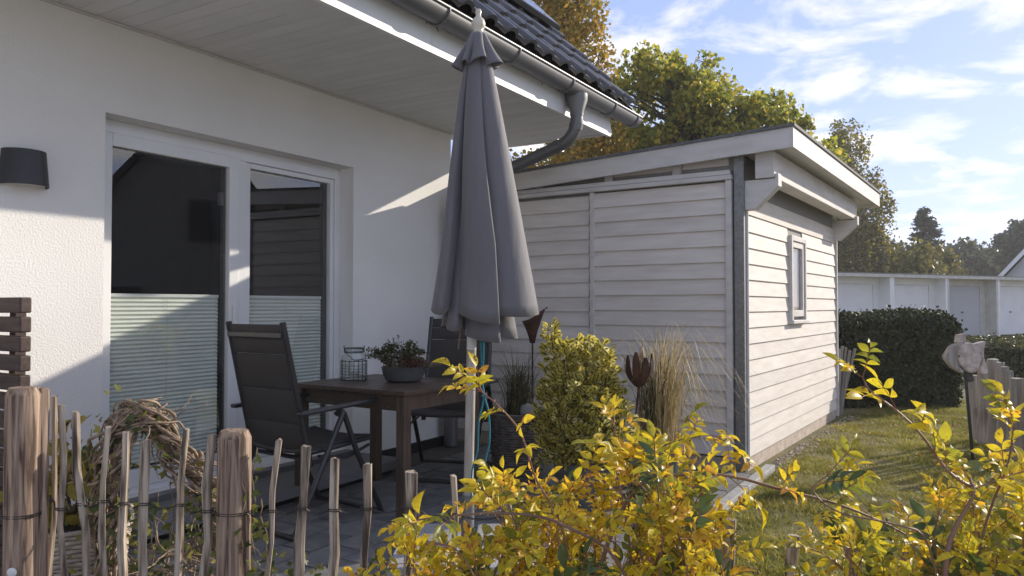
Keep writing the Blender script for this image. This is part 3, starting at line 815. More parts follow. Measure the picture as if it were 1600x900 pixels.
LM_oak = leaf_mat('oak_leaf', [(0.0, (0.15, 0.19, 0.03)), (0.45, (0.34, 0.36, 0.05)), (0.8, (0.54, 0.48, 0.06)), (1.0, (0.62, 0.44, 0.06))], 0.55, obj=False)
LM_birch = leaf_mat('birch_leaf', [(0.0, (0.24, 0.22, 0.04)), (0.5, (0.42, 0.29, 0.04)), (1.0, (0.52, 0.30, 0.04))], 0.5, obj=False)
LM_birch2 = leaf_mat('green_birch_leaf', [(0.0, (0.11, 0.13, 0.03)), (0.55, (0.21, 0.20, 0.035)), (1.0, (0.38, 0.27, 0.04))], 0.5, obj=False)
LM_fir = leaf_mat('fir_needles', [(0.0, (0.055, 0.075, 0.045)), (1.0, (0.10, 0.12, 0.065))], 0.25, obj=False)
LM_wood = leaf_mat('wood_leaf', [(0.0, (0.07, 0.085, 0.045)), (1.0, (0.14, 0.15, 0.07))], 0.35, obj=False)
LM_yel = leaf_mat('yellow_tree_leaf', [(0.0, (0.09, 0.10, 0.02)), (1.0, (0.26, 0.22, 0.04))], 0.35, obj=False)

b = at(1085, 480, 17); b.z = 0
tree('oak_tree', 'broad olive-green oak rising over the shed roof', b,
     [(-1.0, 0, 5.4, 1.5, 1.4, 1.45), (0.35, 0.2, 5.3, 1.4, 1.4, 1.35), (1.55, 0.3, 4.85, 1.3, 1.3, 1.15), (2.35, 0, 4.1, 0.85, 0.9, 1.05), (2.95, 0.2, 4.05, 0.6, 0.7, 0.8), (-2.1, 0.5, 4.2, 1.3, 1.2, 1.4), (0.2, 0.5, 3.6, 2.6, 1.2, 1.2)],
     340, 130, 0.105, LM_oak, M_bark, crad=0.36, trunk_r=0.2, seed=3)
b = at(905, 480, 15); b.z = 0
tree('birch_tree', 'tall yellow autumn birch behind the roof verge', b,
     [(-0.15, 0, 6.3, 0.72, 0.8, 1.5), (-0.6, 0.3, 7.4, 0.7, 0.7, 1.2), (0.15, 0.2, 4.6, 0.8, 0.8, 0.9), (-0.3, 0, 3.6, 1.5, 0.9, 0.75)],
     230, 70, 0.085, LM_birch, M_birchbark, crad=0.30, droop=0.7, trunk_r=0.10, seed=5, trunk_top=6.6)
b = at(1330, 480, 35); b.z = 0
tree('birch_tree', 'green-gold weeping birch between the shed and the fir', b,
     [(-0.15, 0, 8.0, 1.0, 1.1, 1.6), (0.55, 0, 5.6, 1.35, 1.2, 1.9), (-1.0, 0.3, 5.6, 1.2, 1.2, 2.3), (0.4, 0, 3.5, 1.9, 1.3, 1.4), (-2.0, 0.5, 4.0, 1.3, 1.2, 1.8)],
     320, 115, 0.13, LM_birch2, M_birchbark, crad=0.45, droop=1.2, trunk_r=0.16, seed=8)
for i, (u, Y, top, rx, lab, lm) in enumerate(((1425, 33, 385, 1.25, 'small yellow-green tree above the white garage roofs', LM_yel), (1398, 36, 372, 1.2, 'low green tree between the birch and the fir', LM_wood),
        (1462, 38, 388, 1.3, 'bushy golden-green tree at the foot of the fir', LM_yel))):
    b = at(u, 480, Y); b.z = 0
    zt = at(u, top, Y).z
    tree('small_tree', lab, b, [(0, 0, zt * 0.6, rx, rx, zt * 0.42), (rx * .5, 0, zt * .45, rx * .8, rx * .8, zt * .35), (-rx * .5, 0, zt * .5, rx * .7, rx * .7, zt * .35)],
         90, 60, 0.2, lm, M_bark, crad=0.5, seed=20 + i)
# dark wood behind: individual trees
for i, (u, Y, top, rx) in enumerate(((1455, 56, 396, 2.2), (1490, 54, 382, 2.2), (1522, 55, 378, 2.3), (1552, 56, 382, 2.4), (1585, 58, 390, 2.5), (1625, 58, 380, 2.8), (1400, 58, 400, 2.4))):
    b = at(u, 480, Y); b.z = 0
    zt = at(u, top, Y).z
    tree('woodland_tree', ['dark round tree directly behind the fir', 'dark dense tree of the far wood next to the fir', 'tallest dark tree in the middle of the far wood', 'dark dense tree of the far wood over the lilac-grey garage', 'dark tree of the far wood below the pine', 'dark tree of the far wood behind the gabled house', 'dark low tree behind the weeping birch'][i], b, [(0, 0, zt * 0.62, rx, rx, zt * 0.38), (rx * .55, 0, zt * .55, rx * .8, rx, zt * .36), (-rx * .6, 0.4, zt * .5, rx * .8, rx, zt * .36)],
         110, 60, 0.32, LM_wood, M_bark, 'trees of the far wood', crad=0.75, seed=40 + i, trunk_r=0.2)
# pine at the right edge
b = at(1600, 480, 50); b.z = 0
tree('pine_tree', 'dark pine with flat-layered crown behind the gabled house', b,
     [(0.2, 0, 6.4, 1.0, 1.0, 0.35), (-0.4, 0, 5.4, 1.3, 1.2, 0.4), (0.6, 0, 5.0, 1.3, 1.2, 0.4), (0, 0, 4.2, 1.7, 1.3, 0.45)], 120, 70, 0.22, LM_fir, M_bark, crad=0.4, seed=61)
# fir
b = at(1446, 480, 46); b.z = 0
zt = at(1446, 322, 46).z
fe = empty('fir_tree', b, 0, 'dark pointed fir standing above the garage roofs', 'tree', 'trees behind the garden')
MB().tube([(0, 0, -0.1), (0, 0, zt * 0.5), (0, 0, zt)], [0.16, 0.1, 0.015], 8).build('trunk', M_bark, fe, smooth=True)
P_, D_ = [], []
rng = np.random.default_rng(77); lb = MB()
for k in range(120):
    t = rng.uniform(0.0, 1.0) ** 0.75
    z = 2.2 + (zt - 2.3) * t
    ln = (1.0 - t) ** 0.85 * 2.0 * rng.uniform(0.65, 1.12) + 0.10
    a = rng.uniform(0, 2 * math.pi)
    d = Vector((math.cos(a), math.sin(a), 0.0))
    pts = [Vector((0, 0, z)), Vector((0, 0, z - 0.06 * ln)) + d * ln * 0.5, Vector((0, 0, z - 0.16 * ln)) + d * ln * 0.85, Vector((0, 0, z - 0.10 * ln)) + d * ln]
    lb.tube(pts, [0.03, 0.02, 0.012, 0.004], 4, cap=False)
    m = int(90 * ln + 25)
    for q in range(m):
        s_ = rng.uniform(0.12, 1.0); i0 = min(2, int(s_ * 3)); fr_ = s_ * 3 - i0
        p = pts[i0].lerp(pts[i0 + 1], min(1, fr_))
        P_.append((p.x + rng.normal() * .08, p.y + rng.normal() * .08, p.z + rng.normal() * 0.04 - 0.03)); dd = d * 0.6 + Vector((rng.normal(), rng.normal(), rng.normal() * .5 - .4)) * 0.7
        D_.append(dd)
lb.build('limbs', M_bark, fe)
P_, D_ = np.array(P_), np.array([tuple(d) for d in D_])
V, F = scatter(LEAF_V * np.array([0.55, 1, 1]), LEAF_F, P_, D_, rand_dirs(len(P_), rng, 1), 0.20 * rng.uniform(0.6, 1.2, len(P_)))
link('crown', np_mesh('crown', V, F, LM_fir), fe)

# ------------------------------------------------------------------ hedges
LM_hedge = leaf_mat('hedge_leaf', [(0.0, (0.022, 0.032, 0.012)), (0.7, (0.05, 0.062, 0.02)), (1.0, (0.085, 0.09, 0.03))], 0.2, rough=0.6, obj=False)
LM_hedge2 = leaf_mat('pale_hedge_leaf', [(0.0, (0.05, 0.06, 0.018)), (0.7, (0.10, 0.11, 0.03)), (1.0, (0.16, 0.15, 0.04))], 0.25, obj=False)
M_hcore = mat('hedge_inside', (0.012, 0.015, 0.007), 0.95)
def hedge(label, loc, rz, lx, ly, h, n, leaf, lm, rnd=0.16, seed=1):
    rng = np.random.default_rng(seed)
    e = empty('clipped_hedge', loc, rz, label, 'hedge')
    c = 0.09
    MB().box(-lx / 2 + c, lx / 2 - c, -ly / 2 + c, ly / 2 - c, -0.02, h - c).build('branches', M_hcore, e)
    # points over a rounded box surface
    areas = np.array([lx * ly, lx * h, lx * h, ly * h, ly * h]); areas /= areas.sum()
    fidx = rng.choice(5, n, p=areas)
    a, b2 = rng.uniform(-.5, .5, n), rng.uniform(0, 1, n)
    P = np.zeros((n, 3)); N = np.zeros((n, 3))
    for f in range(5):
        q = fidx == f
        if f == 0: P[q] = np.c_[a[q] * lx, (b2[q] - .5) * ly, np.full(q.sum(), h)]; N[q] = (0, 0, 1)
        if f in (1, 2): s = -1 if f == 1 else 1; P[q] = np.c_[a[q] * lx, np.full(q.sum(), s * ly / 2), b2[q] * h]; N[q] = (0, s, 0)
        if f in (3, 4): s = -1 if f == 3 else 1; P[q] = np.c_[np.full(q.sum(), s * lx / 2), a[q] * ly, b2[q] * h]; N[q] = (s, 0, 0)
    # round the upper edges
    inner = np.c_[np.clip(P[:, 0], -lx/2 + rnd, lx/2 - rnd), np.clip(P[:, 1], -ly/2 + rnd, ly/2 - rnd), np.clip(P[:, 2], -1, h - rnd)]
    dv = P - inner; ln = np.linalg.norm(dv, axis=1, keepdims=True) + 1e-6
    P = inner + dv / ln * np.minimum(ln, rnd)
    wob = 0.025 * np.sin(P[:, 0] * 5.1 + P[:, 2] * 4) + 0.02 * np.sin(P[:, 1] * 6.3 + P[:, 0] * 2.7)
    P += (dv / ln) * (wob[:, None] + rng.uniform(-0.09, 0.025, n)[:, None] + np.where(rng.uniform(0, 1, n) < 0.02, rng.uniform(0, 0.09, n), 0)[:, None])
    D = dv / ln * 0.5 + rand_dirs(n, rng, 0.2)
    V, F = scatter(LEAF_V * np.array([0.9, 1, 1]), LEAF_F, P, D, dv / ln + 0.6 * rand_dirs(n, rng), leaf * rng.uniform(0.6, 1.3, n))
    tag(link('foliage', np_mesh('foliage', V, F, lm), e), kind='stuff')
hl = SH(9.75, 0.55); hl = Vector((5.15, 9.75, -0.03))
hedge('tall dark clipped hedge at the end of the lawn beside the shed', (4.33, 9.75, -0.03), R(2), 2.15, 1.2, 1.10, 44000, 0.042, LM_hedge, 0.2, 4)
hedge('low sunlit-topped clipped hedge in front of the garage doors', (11.0, 13.2, -0.03), R(8), 6.6, 2.6, 0.62, 30000, 0.05, LM_hedge2, 0.14, 5)

# ------------------------------------------------------------------ lawn grass (stuff)
rng = np.random.default_rng(11)
n = 230000
gx = rng.uniform(0.2, 6.4, n * 2); gy = 2.6 + (10.0 - 2.6) * rng.uniform(0, 1, n * 2) ** 1.25
hx = gx * HX.x + gy * HX.y; hy = gx * HY.x + gy * HY.y
sxx = gx * SX.x + gy * SX.y; syy = gx * SY.x + gy * SY.y
ok = (hy < 1.24) & ~((sxx > 5.55) & (syy > 1.66)) & (gx < gy * 0.72 + 0.3) & (gx > 0.08 * gy)
patch = np.sin(gx * 2.3 + 1.3 * np.sin(gy * 1.9)) * np.sin(gy * 2.9 + gx) + rng.normal(size=len(gx)) * 0.5
ok &= patch > -1.0
ok &= ~((syy > 1.50) & (rng.uniform(0, 1, len(gx)) < 0.6))
gx, gy = gx[ok][:n], gy[ok][:n]; m = len(gx)
P = np.c_[gx, gy, np.full(m, -0.032)]
D = rng.normal(size=(m, 3)) * 0.75; D[:, 2] = rng.uniform(0.35, 1.1, m)
bl_v = np.array([(-0.06, 0, 0), (0.06, 0, 0), (0.0, 1, 0.05)], float); bl_f = np.array([(0, 1, 2)])
V, F = scatter(bl_v, bl_f, P, D, rand_dirs(m, rng, 0.3), rng.uniform(0.020, 0.048, m) * (1.0 + 0.45 * np.sin(gx * 7.1 + 2 * np.sin(gy * 5.3)) * np.sin(gy * 6.7 + gx * 3)))
LM_grass = leaf_mat('grass_blade', [(0.0, (0.16, 0.18, 0.03)), (0.5, (0.28, 0.27, 0.045)), (0.8, (0.38, 0.32, 0.07)), (1.0, (0.44, 0.34, 0.13))], 0.5, obj=False, ns=1.8, nr=(0.55, 1.3))
tag(link('grass', np_mesh('grass', V, F, LM_grass)), 'short yellow-green autumn grass on the lawn', 'grass', kind='stuff')
m = 420
fx = rng.uniform(0.6, 5.6, m); fy = rng.uniform(3.0, 9.0, m)
ok = ((fx * HY.x + fy * HY.y) < 1.2) & ~(((fx * SX.x + fy * SX.y) > 5.5) & ((fx * SY.x + fy * SY.y) > 1.62))
P = np.c_[fx, fy, np.full(m, -0.008)][ok]; m = len(P)
V, F = scatter(LEAF_V * np.array([1.0, 1, 1.5]), LEAF_F, P, rng.normal(size=(m, 3)) * np.array([1, 1, .25]), rand_dirs(m, rng, 2.5), rng.uniform(0.02, 0.045, m))
LM_fall = leaf_mat('fallen_leaf', [(0.0, (0.20, 0.10, 0.04)), (0.5, (0.38, 0.22, 0.06)), (1.0, (0.55, 0.42, 0.10))], 0.2, obj=False)
tag(link('fallen_leaves', np_mesh('fallen_leaves', V, F, LM_fall)), 'brown and yellow fallen leaves scattered on the lawn', 'leaves', kind='stuff')
# gravel along the shed foot
m = 420
t = rng.uniform(5.7, 9.2, m); s_ = 1.63 - np.abs(rng.normal(size=m)) * 0.07
P = np.array([tuple(SH(a, b_)) for a, b_ in zip(t, s_)]); P[:, 2] = -0.025
oct_v = np.array([(1,0,0),(0,1,0),(-1,0,0),(0,-1,0),(0,0,.7),(0,0,-.7)], float); oct_f = np.array([(0,1,4),(1,2,4),(2,3,4),(3,0,4),(1,0,5),(2,1,5),(3,2,5),(0,3,5)])
V, F = scatter(oct_v, oct_f, P, rand_dirs(m, rng), rand_dirs(m, rng), rng.uniform(0.005, 0.013, m))
tag(link('gravel', np_mesh('gravel', V, F, M_plinth)), 'grey gravel strip along the foot of the shed', 'gravel', kind='stuff')

# ------------------------------------------------------------------ closed parasol
UP = Vector((-0.205, 3.62, 0))
um = empty('garden_parasol', UP, 0, 'closed grey garden parasol with ivory finial standing on a granite base', 'parasol')
TX = 0.052 / 2.5
def ax(z): return Vector((TX * (z - 0.3), 0, z))
MB().tube([ax(0.10), ax(0.98)], 0.0225, 18).build('pole', M_polewood, um, smooth='auto')
MB().tube([ax(0.98), ax(2.46)], 0.0228, 18).build('upper_pole', M_alu, um, smooth='auto')
MB().tube([ax(0.03), ax(0.30)], 0.030, 18).build('base_tube', M_galv, um, smooth='auto')
f_ = MB(); c_ = ax(2.47)
f_.lathe([(0.0, 0), (0.024, 0.0), (0.026, 0.015), (0.020, 0.022), (0.030, 0.036), (0.034, 0.055), (0.028, 0.075), (0.014, 0.088), (0.012, 0.10), (0.016, 0.112), (0.012, 0.124), (0.0, 0.128)], 20, c_)
f_.build('finial', M_ivory, um, smooth=True)
def drape(name, zs, Rf, lobes, depth, twist, hem, seed, cen=0.0, spike=0.55, mat_=M_canopy, sub=16):
    rd = random.Random(seed)
    amp = [rd.uniform(0.84, 1.10) for _ in range(lobes)]
    wid = [rd.uniform(0.75, 1.25) for _ in range(lobes)]
    tot = sum(wid); starts = [sum(wid[:i]) / tot for i in range(lobes)]
    hm = [rd.uniform(-1, 1) for _ in range(lobes)]
    m = MB(); N = lobes * sub; vs = []
    for zi, z in enumerate(zs):
        tfrac = zi / (len(zs) - 1)
        Rr = Rf(tfrac)
        for i in range(lobes):
            for j in range(sub):
                p = j / sub
                g_ = math.sin(math.pi * p) ** spike
                dp = depth * min(1, 0.25 + tfrac * 1.1)
                a1, a2 = amp[i], amp[(i + 1) % lobes]
                rr = Rr * ((1 - dp) + dp * g_) * (1 + (a1 - 1) * tfrac * math.sin(math.pi * p))
                th = 2 * math.pi * (starts[i] + p * wid[i] / tot) + twist * min(1, tfrac * 1.3) * (g_ - 0.5)
                zz = z + hem(tfrac, th, p, hm[i])
                o = ax(zz)
                vs.append((o.x + rr * math.cos(th) + cen * tfrac, o.y + rr * math.sin(th), zz))
    fs = []
    for zi in range(len(zs) - 1):
        for k in range(N):
            fs.append((zi*N+k, (zi+1)*N+k, (zi+1)*N+(k+1) % N, zi*N+(k+1) % N))
    m.add(vs, fs)
    o = m.build(name, mat_, um, smooth=True)
    s_ = o.modifiers.new('thick', 'SOLIDIFY'); s_.thickness = 0.0022
    return o
zs = [2.44 + (1.20 - 2.44) * (i / 30) for i in range(31)]
def Rc(t): return 0.038 + 0.195 * t ** 0.78 + 0.026 * t ** 4
def hemc(t, th, p, h): 
    return (t ** 6) * (0.035 * math.cos(th - 2.6) - 0.060 * math.sin(math.pi * p) * 0.4 + 0.018 * h - 0.035 * math.sin(-th) * 1.0)
drape('canopy', zs, Rc, 5, 0.60, 1.15, hemc, 23, cen=0.058, spike=0.5, sub=24)
zs2 = [1.75 + (1.085 - 1.75) * (i / 16) for i in range(17)]
def Rc2(t): return 0.06 + 0.115 * t
def hem2(t, th, p, h): return (t ** 4) * (0.03 * h - 0.02 * math.sin(math.pi * p) + 0.02 * math.cos(th - 2.6))
drape('inner_fold', zs2, Rc2, 6, 0.6, 0.9, hem2, 5, cen=0.03)
zs3 = [2.478 + (2.315 - 2.478) * (i / 12) for i in range(13)]
def Rc3(t): return 0.036 + 0.082 * t
def hem3(t, th, p, h): return (t ** 3) * (0.026 * math.sin(math.pi * p) - 0.012 + 0.008 * h)
drape('vent_cap', zs3, Rc3, 7, 0.45, 0.35, hem3, 9, spike=0.9)
# cords
rp = MB()
for k, (pts) in enumerate((((0.055, -0.03, 1.13), (0.062, -0.035, 0.98), (0.066, -0.03, 0.84), (0.074, -0.035, 0.76), (0.050, -0.04, 0.64), (0.046, -0.04, 0.52), (0.020, -0.035, 0.42), (0.016, -0.034, 0.28)),
                      ((0.068, -0.03, 1.13), (0.072, -0.035, 0.97), (0.068, -0.03, 0.84), (0.078, -0.035, 0.76), (0.098, -0.04, 0.68), (0.100, -0.04, 0.55), (0.080, -0.03, 0.46), (0.075, -0.03, 0.33)))):
    P3 = [Vector(p) for p in pts]; out = []
    for i in range(len(P3) - 1):
        for j in range(6):
            t = j / 6
            p0_, p1_, p2_, p3_ = P3[max(i-1,0)], P3[i], P3[i+1], P3[min(i+2, len(P3)-1)]
            out.append(0.5 * ((2*p1_) + (-p0_+p2_)*t + (2*p0_-5*p1_+4*p2_-p3_)*t*t + (-p0_+3*p1_-3*p2_+p3_)*t**3))
    rp.tube(out, 0.0042, 7)
rp.tube([(0.069, -0.033, 0.775), (0.082, -0.036, 0.76)], 0.011, 8)
rp.build('cord', M_rope, um, smooth=True)
MB().tube([(-0.035, -0.035, 1.10), (-0.037, -0.036, 1.05), (-0.046, -0.036, 0.985)], 0.0035, 6).build('tie_string', M_string, um)
for sx_, sy_ in ((-1,-1),(1,-1),(1,1),(-1,1)):
    MB().box(min(sx_*0.03, sx_*0.33), max(sx_*0.03, sx_*0.33), min(sy_*0.03, sy_*0.33), max(sy_*0.03, sy_*0.33), 0.028, 0.075).build('base_slab', M_granite2, um, bevel=0.006)
MB().box(-0.30, 0.30, -0.025, 0.025, 0.0, 0.05).box(-0.025, 0.025, -0.30, 0.30, 0.0, 0.049).build('cross_foot', M_blackmetal, um)

# ------------------------------------------------------------------ table
TA = R(57.5)
tab = empty('garden_table', (-0.765, 4.77, 0), TA, 'dark stained wooden slatted garden table between the two chairs', 'table')
ta, tb, th = 0.375, 0.45, 0.715
for i in range(8):
    y0 = -tb + 0.055 + i * (2 * tb - 0.11) / 8
    MB().box(-ta + 0.056, ta - 0.056, y0 + 0.002, y0 + (2 * tb - 0.11) / 8 - 0.003, th - 0.022, th - 0.001).build('slat', M_table, tab, bevel=0.002)
fr_ = MB().box(-ta, ta, -tb, -tb + 0.053, th - 0.026, th).box(-ta, ta, tb - 0.053, tb, th - 0.026, th)
fr_.box(-ta, -ta + 0.054, -tb + 0.0535, tb - 0.0535, th - 0.026, th).box(ta - 0.054, ta, -tb + 0.0535, tb - 0.0535, th - 0.026, th)
fr_.build('top_frame', M_table, tab, bevel=0.003)
for sx_ in (-1, 1):
    for sy_ in (-1, 1):
        x, y = sx_ * (ta - 0.045), sy_ * (tb - 0.045)
        MB().box(x - 0.030, x + 0.030, y - 0.030, y + 0.030, 0.0, th - 0.027).build('leg', M_tableleg, tab, bevel=0.004)
for sx_ in (-1, 1):
    x = sx_ * (ta - 0.045)
    MB().box(x - 0.012, x + 0.012, -tb + 0.076, tb - 0.076, th - 0.115, th - 0.027).build('apron', M_table, tab, bevel=0.002)
    y = sx_ * (tb - 0.045)
    MB().box(-ta + 0.076, ta - 0.076, y - 0.012, y + 0.012, th - 0.115, th - 0.027).build('apron', M_tableleg, tab, bevel=0.002)

# ------------------------------------------------------------------ folding chairs
def chair(loc, heading, label):
    """local: y forward, x right"""
    e = empty('folding_chair', loc, heading, label, 'chair', 'high-backed folding chairs at the table')
    def bk(t): return (-0.20 - 0.165 * t, 0.40 + 0.70 * t)
    for s in (-1, 1):
        m = MB()
        m.tube([(s*0.238, bk(-0.08)[0], bk(-0.08)[1]), (s*0.236, *bk(0.5)), (s*0.232, *bk(1.0))], [0.0175, 0.0175, 0.0165], 10)
        m.build('back_post', M_frame, e, smooth='auto')
        MB().tube([(s*0.270, 0.30, 0.008), (s*0.268, 0.10, 0.40), (s*0.268, 0.015, 0.60), (s*0.268, -0.01, 0.625), (s*0.268, -0.04, 0.60)], [0.0155]*5, 10).build('leg', M_frame, e, smooth='auto')
        MB().tube([(s*0.298, -0.34, 0.008), (s*0.298, -0.13, 0.40), (s*0.298, -0.015, 0.615)], 0.0155, 10).build('leg', M_frame, e, smooth='auto')
        a = MB().bar((s*0.285, -0.30, 0.630), (s*0.285, 0.235, 0.655), 0.048, 0.022)
        a.build('armrest', M_frame, e, bevel=0.008)
        MB().tube([(s*0.245, -0.24, 0.415), (s*0.245, 0.0, 0.425), (s*0.245, 0.235, 0.44)], 0.0145, 10).build('seat_rail', M_frame, e, smooth='auto')
        MB().tube([(s*0.245, -0.14, 0.39), (s*0.25, 0.05, 0.355), (s*0.245, 0.22, 0.40)], 0.009, 8).build('seat_stay', M_frame, e, smooth='auto')
    # cloth back in padded sections
    secs = [0.03, 0.24, 0.50, 0.76, 0.885]
    tops = secs[1:] + [0.985]
    for t0, t1 in zip(secs, tops):
        m = MB(); vs = []; NX, NT = 7, 6
        for side in (1, -1):
            for i in range(NT + 1):
                f = i / NT; t = t0 + 0.004 + (t1 - t0 - 0.008) * f
                y, z = bk(t)
                for j in range(NX + 1):
                    q = j / NX
                    bul = 0.006 + 0.010 * (math.sin(math.pi * f) ** 0.5) * (math.sin(math.pi * min(1, max(0, q))) ** 0.4)
                    vs.append((-0.222 + 0.444 * q, y + side * bul * 0.957, z + side * bul * 0.29))
        k = (NX + 1) * (NT + 1); fs = []
        for i in range(NT):
            for j in range(NX):
                a = i * (NX + 1) + j
                fs.append((a, a + NX + 1, a + NX + 2, a + 1)); fs.append((k + a, k + a + 1, k + a + NX + 2, k + a + NX + 1))
        def edge(lst): 
            for a, b in zip(lst[:-1], lst[1:]): fs.append((a, b, k + b, k + a))
        edge(list(range(NX + 1))); edge([NT * (NX + 1) + j for j in range(NX, -1, -1)])
        edge([i * (NX + 1) for i in range(NT, -1, -1)]); edge([i * (NX + 1) + NX for i in range(NT + 1)])
        m.add(vs, fs); m.build('back_cushion', M_sling, e, smooth='auto')
    y, z = bk(0.905)
    MB().bar((-0.232, y - 0.020, z), (0.232, y - 0.020, z), 0.012, 0.028).build('top_bar', M_frame, e, bevel=0.004)
    y, z = bk(-0.03)
    MB().tube([(-0.238, y, z), (0.238, y, z)], 0.012, 8).build('back_rail', M_frame, e)
    m = MB(); vs = []; NX, NY = 8, 8
    for i in range(NY + 1):
        for j in range(NX + 1):
            q, f = j / NX, i / NY
            vs.append((-0.235 + 0.47 * q, -0.235 + 0.47 * f, 0.434 + 0.025 * f - 0.016 * math.sin(math.pi * q)))
    m.add(vs, [(i*(NX+1)+j, i*(NX+1)+j+1, (i+1)*(NX+1)+j+1, (i+1)*(NX+1)+j) for i in range(NY) for j in range(NX)])
    so = m.build('seat', M_sling, e, smooth=True); sm = so.modifiers.new('thick', 'SOLIDIFY'); sm.thickness = 0.016
    for x0_, y0_ in ((0.298, -0.34), (0.270, 0.30)):
        MB().tube([(-x0_, y0_, 0.016), (x0_, y0_, 0.016)], 0.0135, 8).build('floor_bar', M_frame, e, smooth='auto')
    return e
chair((-1.14, 4.34, 0), R(-36), 'charcoal folding chair turned with its padded back to the fence')
chair((-0.46, 5.46, 0), R(-27 + 195), 'charcoal folding chair behind the parasol pole, facing the table')

# ------------------------------------------------------------------ on the table
def twig_leaves(nm, e, base, n_st, spread, h, lm, seed, leaf=0.016, lean=(0, 0, 0), per=16, stemmat=M_twig):
    rng = np.random.default_rng(seed); P, D = [], []
    st_ = MB()
    for i in range(n_st):
        a = rng.uniform(0, 2 * math.pi); r = rng.uniform(0.2, 1) ** 0.6
        tip = Vector((math.cos(a) * r * spread[0] + lean[0], math.sin(a) * r * spread[1] + lean[1], h * rng.uniform(0.45, 1.05) * (1.1 - 0.75 * r)))
        b0 = Vector(base) + Vector((math.cos(a) * spread[0] * 0.25 * r, math.sin(a) * spread[1] * 0.25 * r, 0))
        mid = b0.lerp(Vector(base) + tip, 0.55) + Vector((rng.normal() * .01, rng.normal() * .01, h * 0.18))
        en = Vector(base) + tip
        pts = [b0, b0.lerp(mid, .5), mid, mid.lerp(en, .5) + Vector((0, 0, .008)), en]
        st_.tube(pts, [0.0016, 0.0014, 0.0012, 0.001, 0.0006], 4, cap=False)
        for q in range(per):
            t = rng.uniform(0.15, 1.0) * 4; i0 = min(3, int(t)); p = pts[i0].lerp(pts[i0 + 1], t - i0)
            P.append((p.x + rng.normal() * .006, p.y + rng.normal() * .006, p.z + rng.normal() * .006)); D.append(tuple(rng.normal(size=3) + np.array([0, 0, .3])))
    st_.build('stems', stemmat, e)
    P, D = np.array(P), np.array(D)
    V, F = scatter(LEAF_V * np.array([0.85, 1, 1]), LEAF_F, P, D, rand_dirs(len(P), rng, 0.7), leaf * rng.uniform(0.6, 1.3, len(P)))
    tag(link(nm, np_mesh(nm, V, F, lm), e), kind='stuff')
LM_herb = leaf_mat('herb_leaf', [(0.0, (0.025, 0.035, 0.012)), (0.7, (0.06, 0.08, 0.025)), (1.0, (0.10, 0.10, 0.04))], 0.25, obj=False)
LM_heath = leaf_mat('heather_leaf', [(0.0, (0.10, 0.04, 0.035)), (0.6, (0.17, 0.075, 0.055)), (1.0, (0.20, 0.13, 0.07))], 0.25, obj=False)
bp_ = at(631, 599, 4.80)
bowl = empty('planter_bowl', (bp_.x, bp_.y, th - 0.001), 0, 'low round grey bowl of creeping plants and reddish heather on the table', 'planter')
MB().lathe([(0, 0.0), (0.085, 0.0), (0.112, 0.012), (0.130, 0.05), (0.137, 0.085), (0.142, 0.092), (0.136, 0.094), (0.128, 0.085), (0.0, 0.08)], 36).build('bowl', M_bowl, bowl, smooth='auto')
twig_leaves('foliage', bowl, (-0.05, 0, 0.085), 95, (0.22, 0.16), 0.24, LM_herb, 3, 0.016, (0.0, 0, 0), 16)
twig_leaves('heather', bowl, (0.055, -0.03, 0.085), 70, (0.085, 0.08), 0.085, LM_heath, 4, 0.011, (0.02, 0, 0), 22)
twig_leaves('trailing_shoots', bowl, (0.10, -0.02, 0.08), 12, (0.17, 0.10), 0.07, LM_herb, 5, 0.012, (0.04, 0, -0.03), 9)
jp = at(553, 598, 4.90)
jar = empty('lantern_jar', (jp.x, jp.y, th), 0, 'glass lantern jar in a wire basket on the table', 'lantern')
MB().lathe([(0, 0.006), (0.074, 0.006), (0.080, 0.016), (0.080, 0.125), (0.074, 0.150), (0.058, 0.170), (0.056, 0.200), (0.060, 0.204)], 28).build('jar', M_jar, jar, smooth='auto')
wr = MB()
for k in range(18):
    t = 2 * math.pi * k / 18
    wr.tube([(0.083*math.cos(t), 0.083*math.sin(t), 0.003), (0.083*math.cos(t), 0.083*math.sin(t), 0.122)], 0.0014, 4)
for z in (0.004, 0.022, 0.04, 0.058, 0.076, 0.094, 0.122):
    wr.tube([(0.083*math.cos(t), 0.083*math.sin(t), z) for t in [2*math.pi*i/28 for i in range(29)]], 0.0026 if z in (0.004, 0.122) else 0.0013, 5, cap=False)
for z in (0.176, 0.202):
    wr.tube([(0.062*math.cos(t), 0.062*math.sin(t), z) for t in [2*math.pi*i/28 for i in range(29)]], 0.003, 5, cap=False)
for k in range(24):
    t = 2 * math.pi * k / 24
    wr.tube([(0.062*math.cos(t), 0.062*math.sin(t), 0.176), (0.062*math.cos(t), 0.062*math.sin(t), 0.202)], 0.0012, 4)
for s in (-1, 1):
    wr.tube([(s*0.062, 0, 0.195), (s*0.066, 0, 0.215), (s*0.058, 0, 0.214)], 0.003, 5)
wr.build('wire_basket', M_wire, jar)
MB().tube([(-0.064, 0, 0.20), (-0.03, -0.070, 0.165), (0.03, -0.096, 0.125), (0.09, -0.070, 0.145), (0.064, 0, 0.20)], 0.0022, 5).build('bail_handle', M_wire, jar, smooth=True)
MB().lathe([(0, 0.012), (0.03, 0.012), (0.03, 0.05), (0, 0.05)], 16).build('candle', M_ivory, jar, smooth='auto')

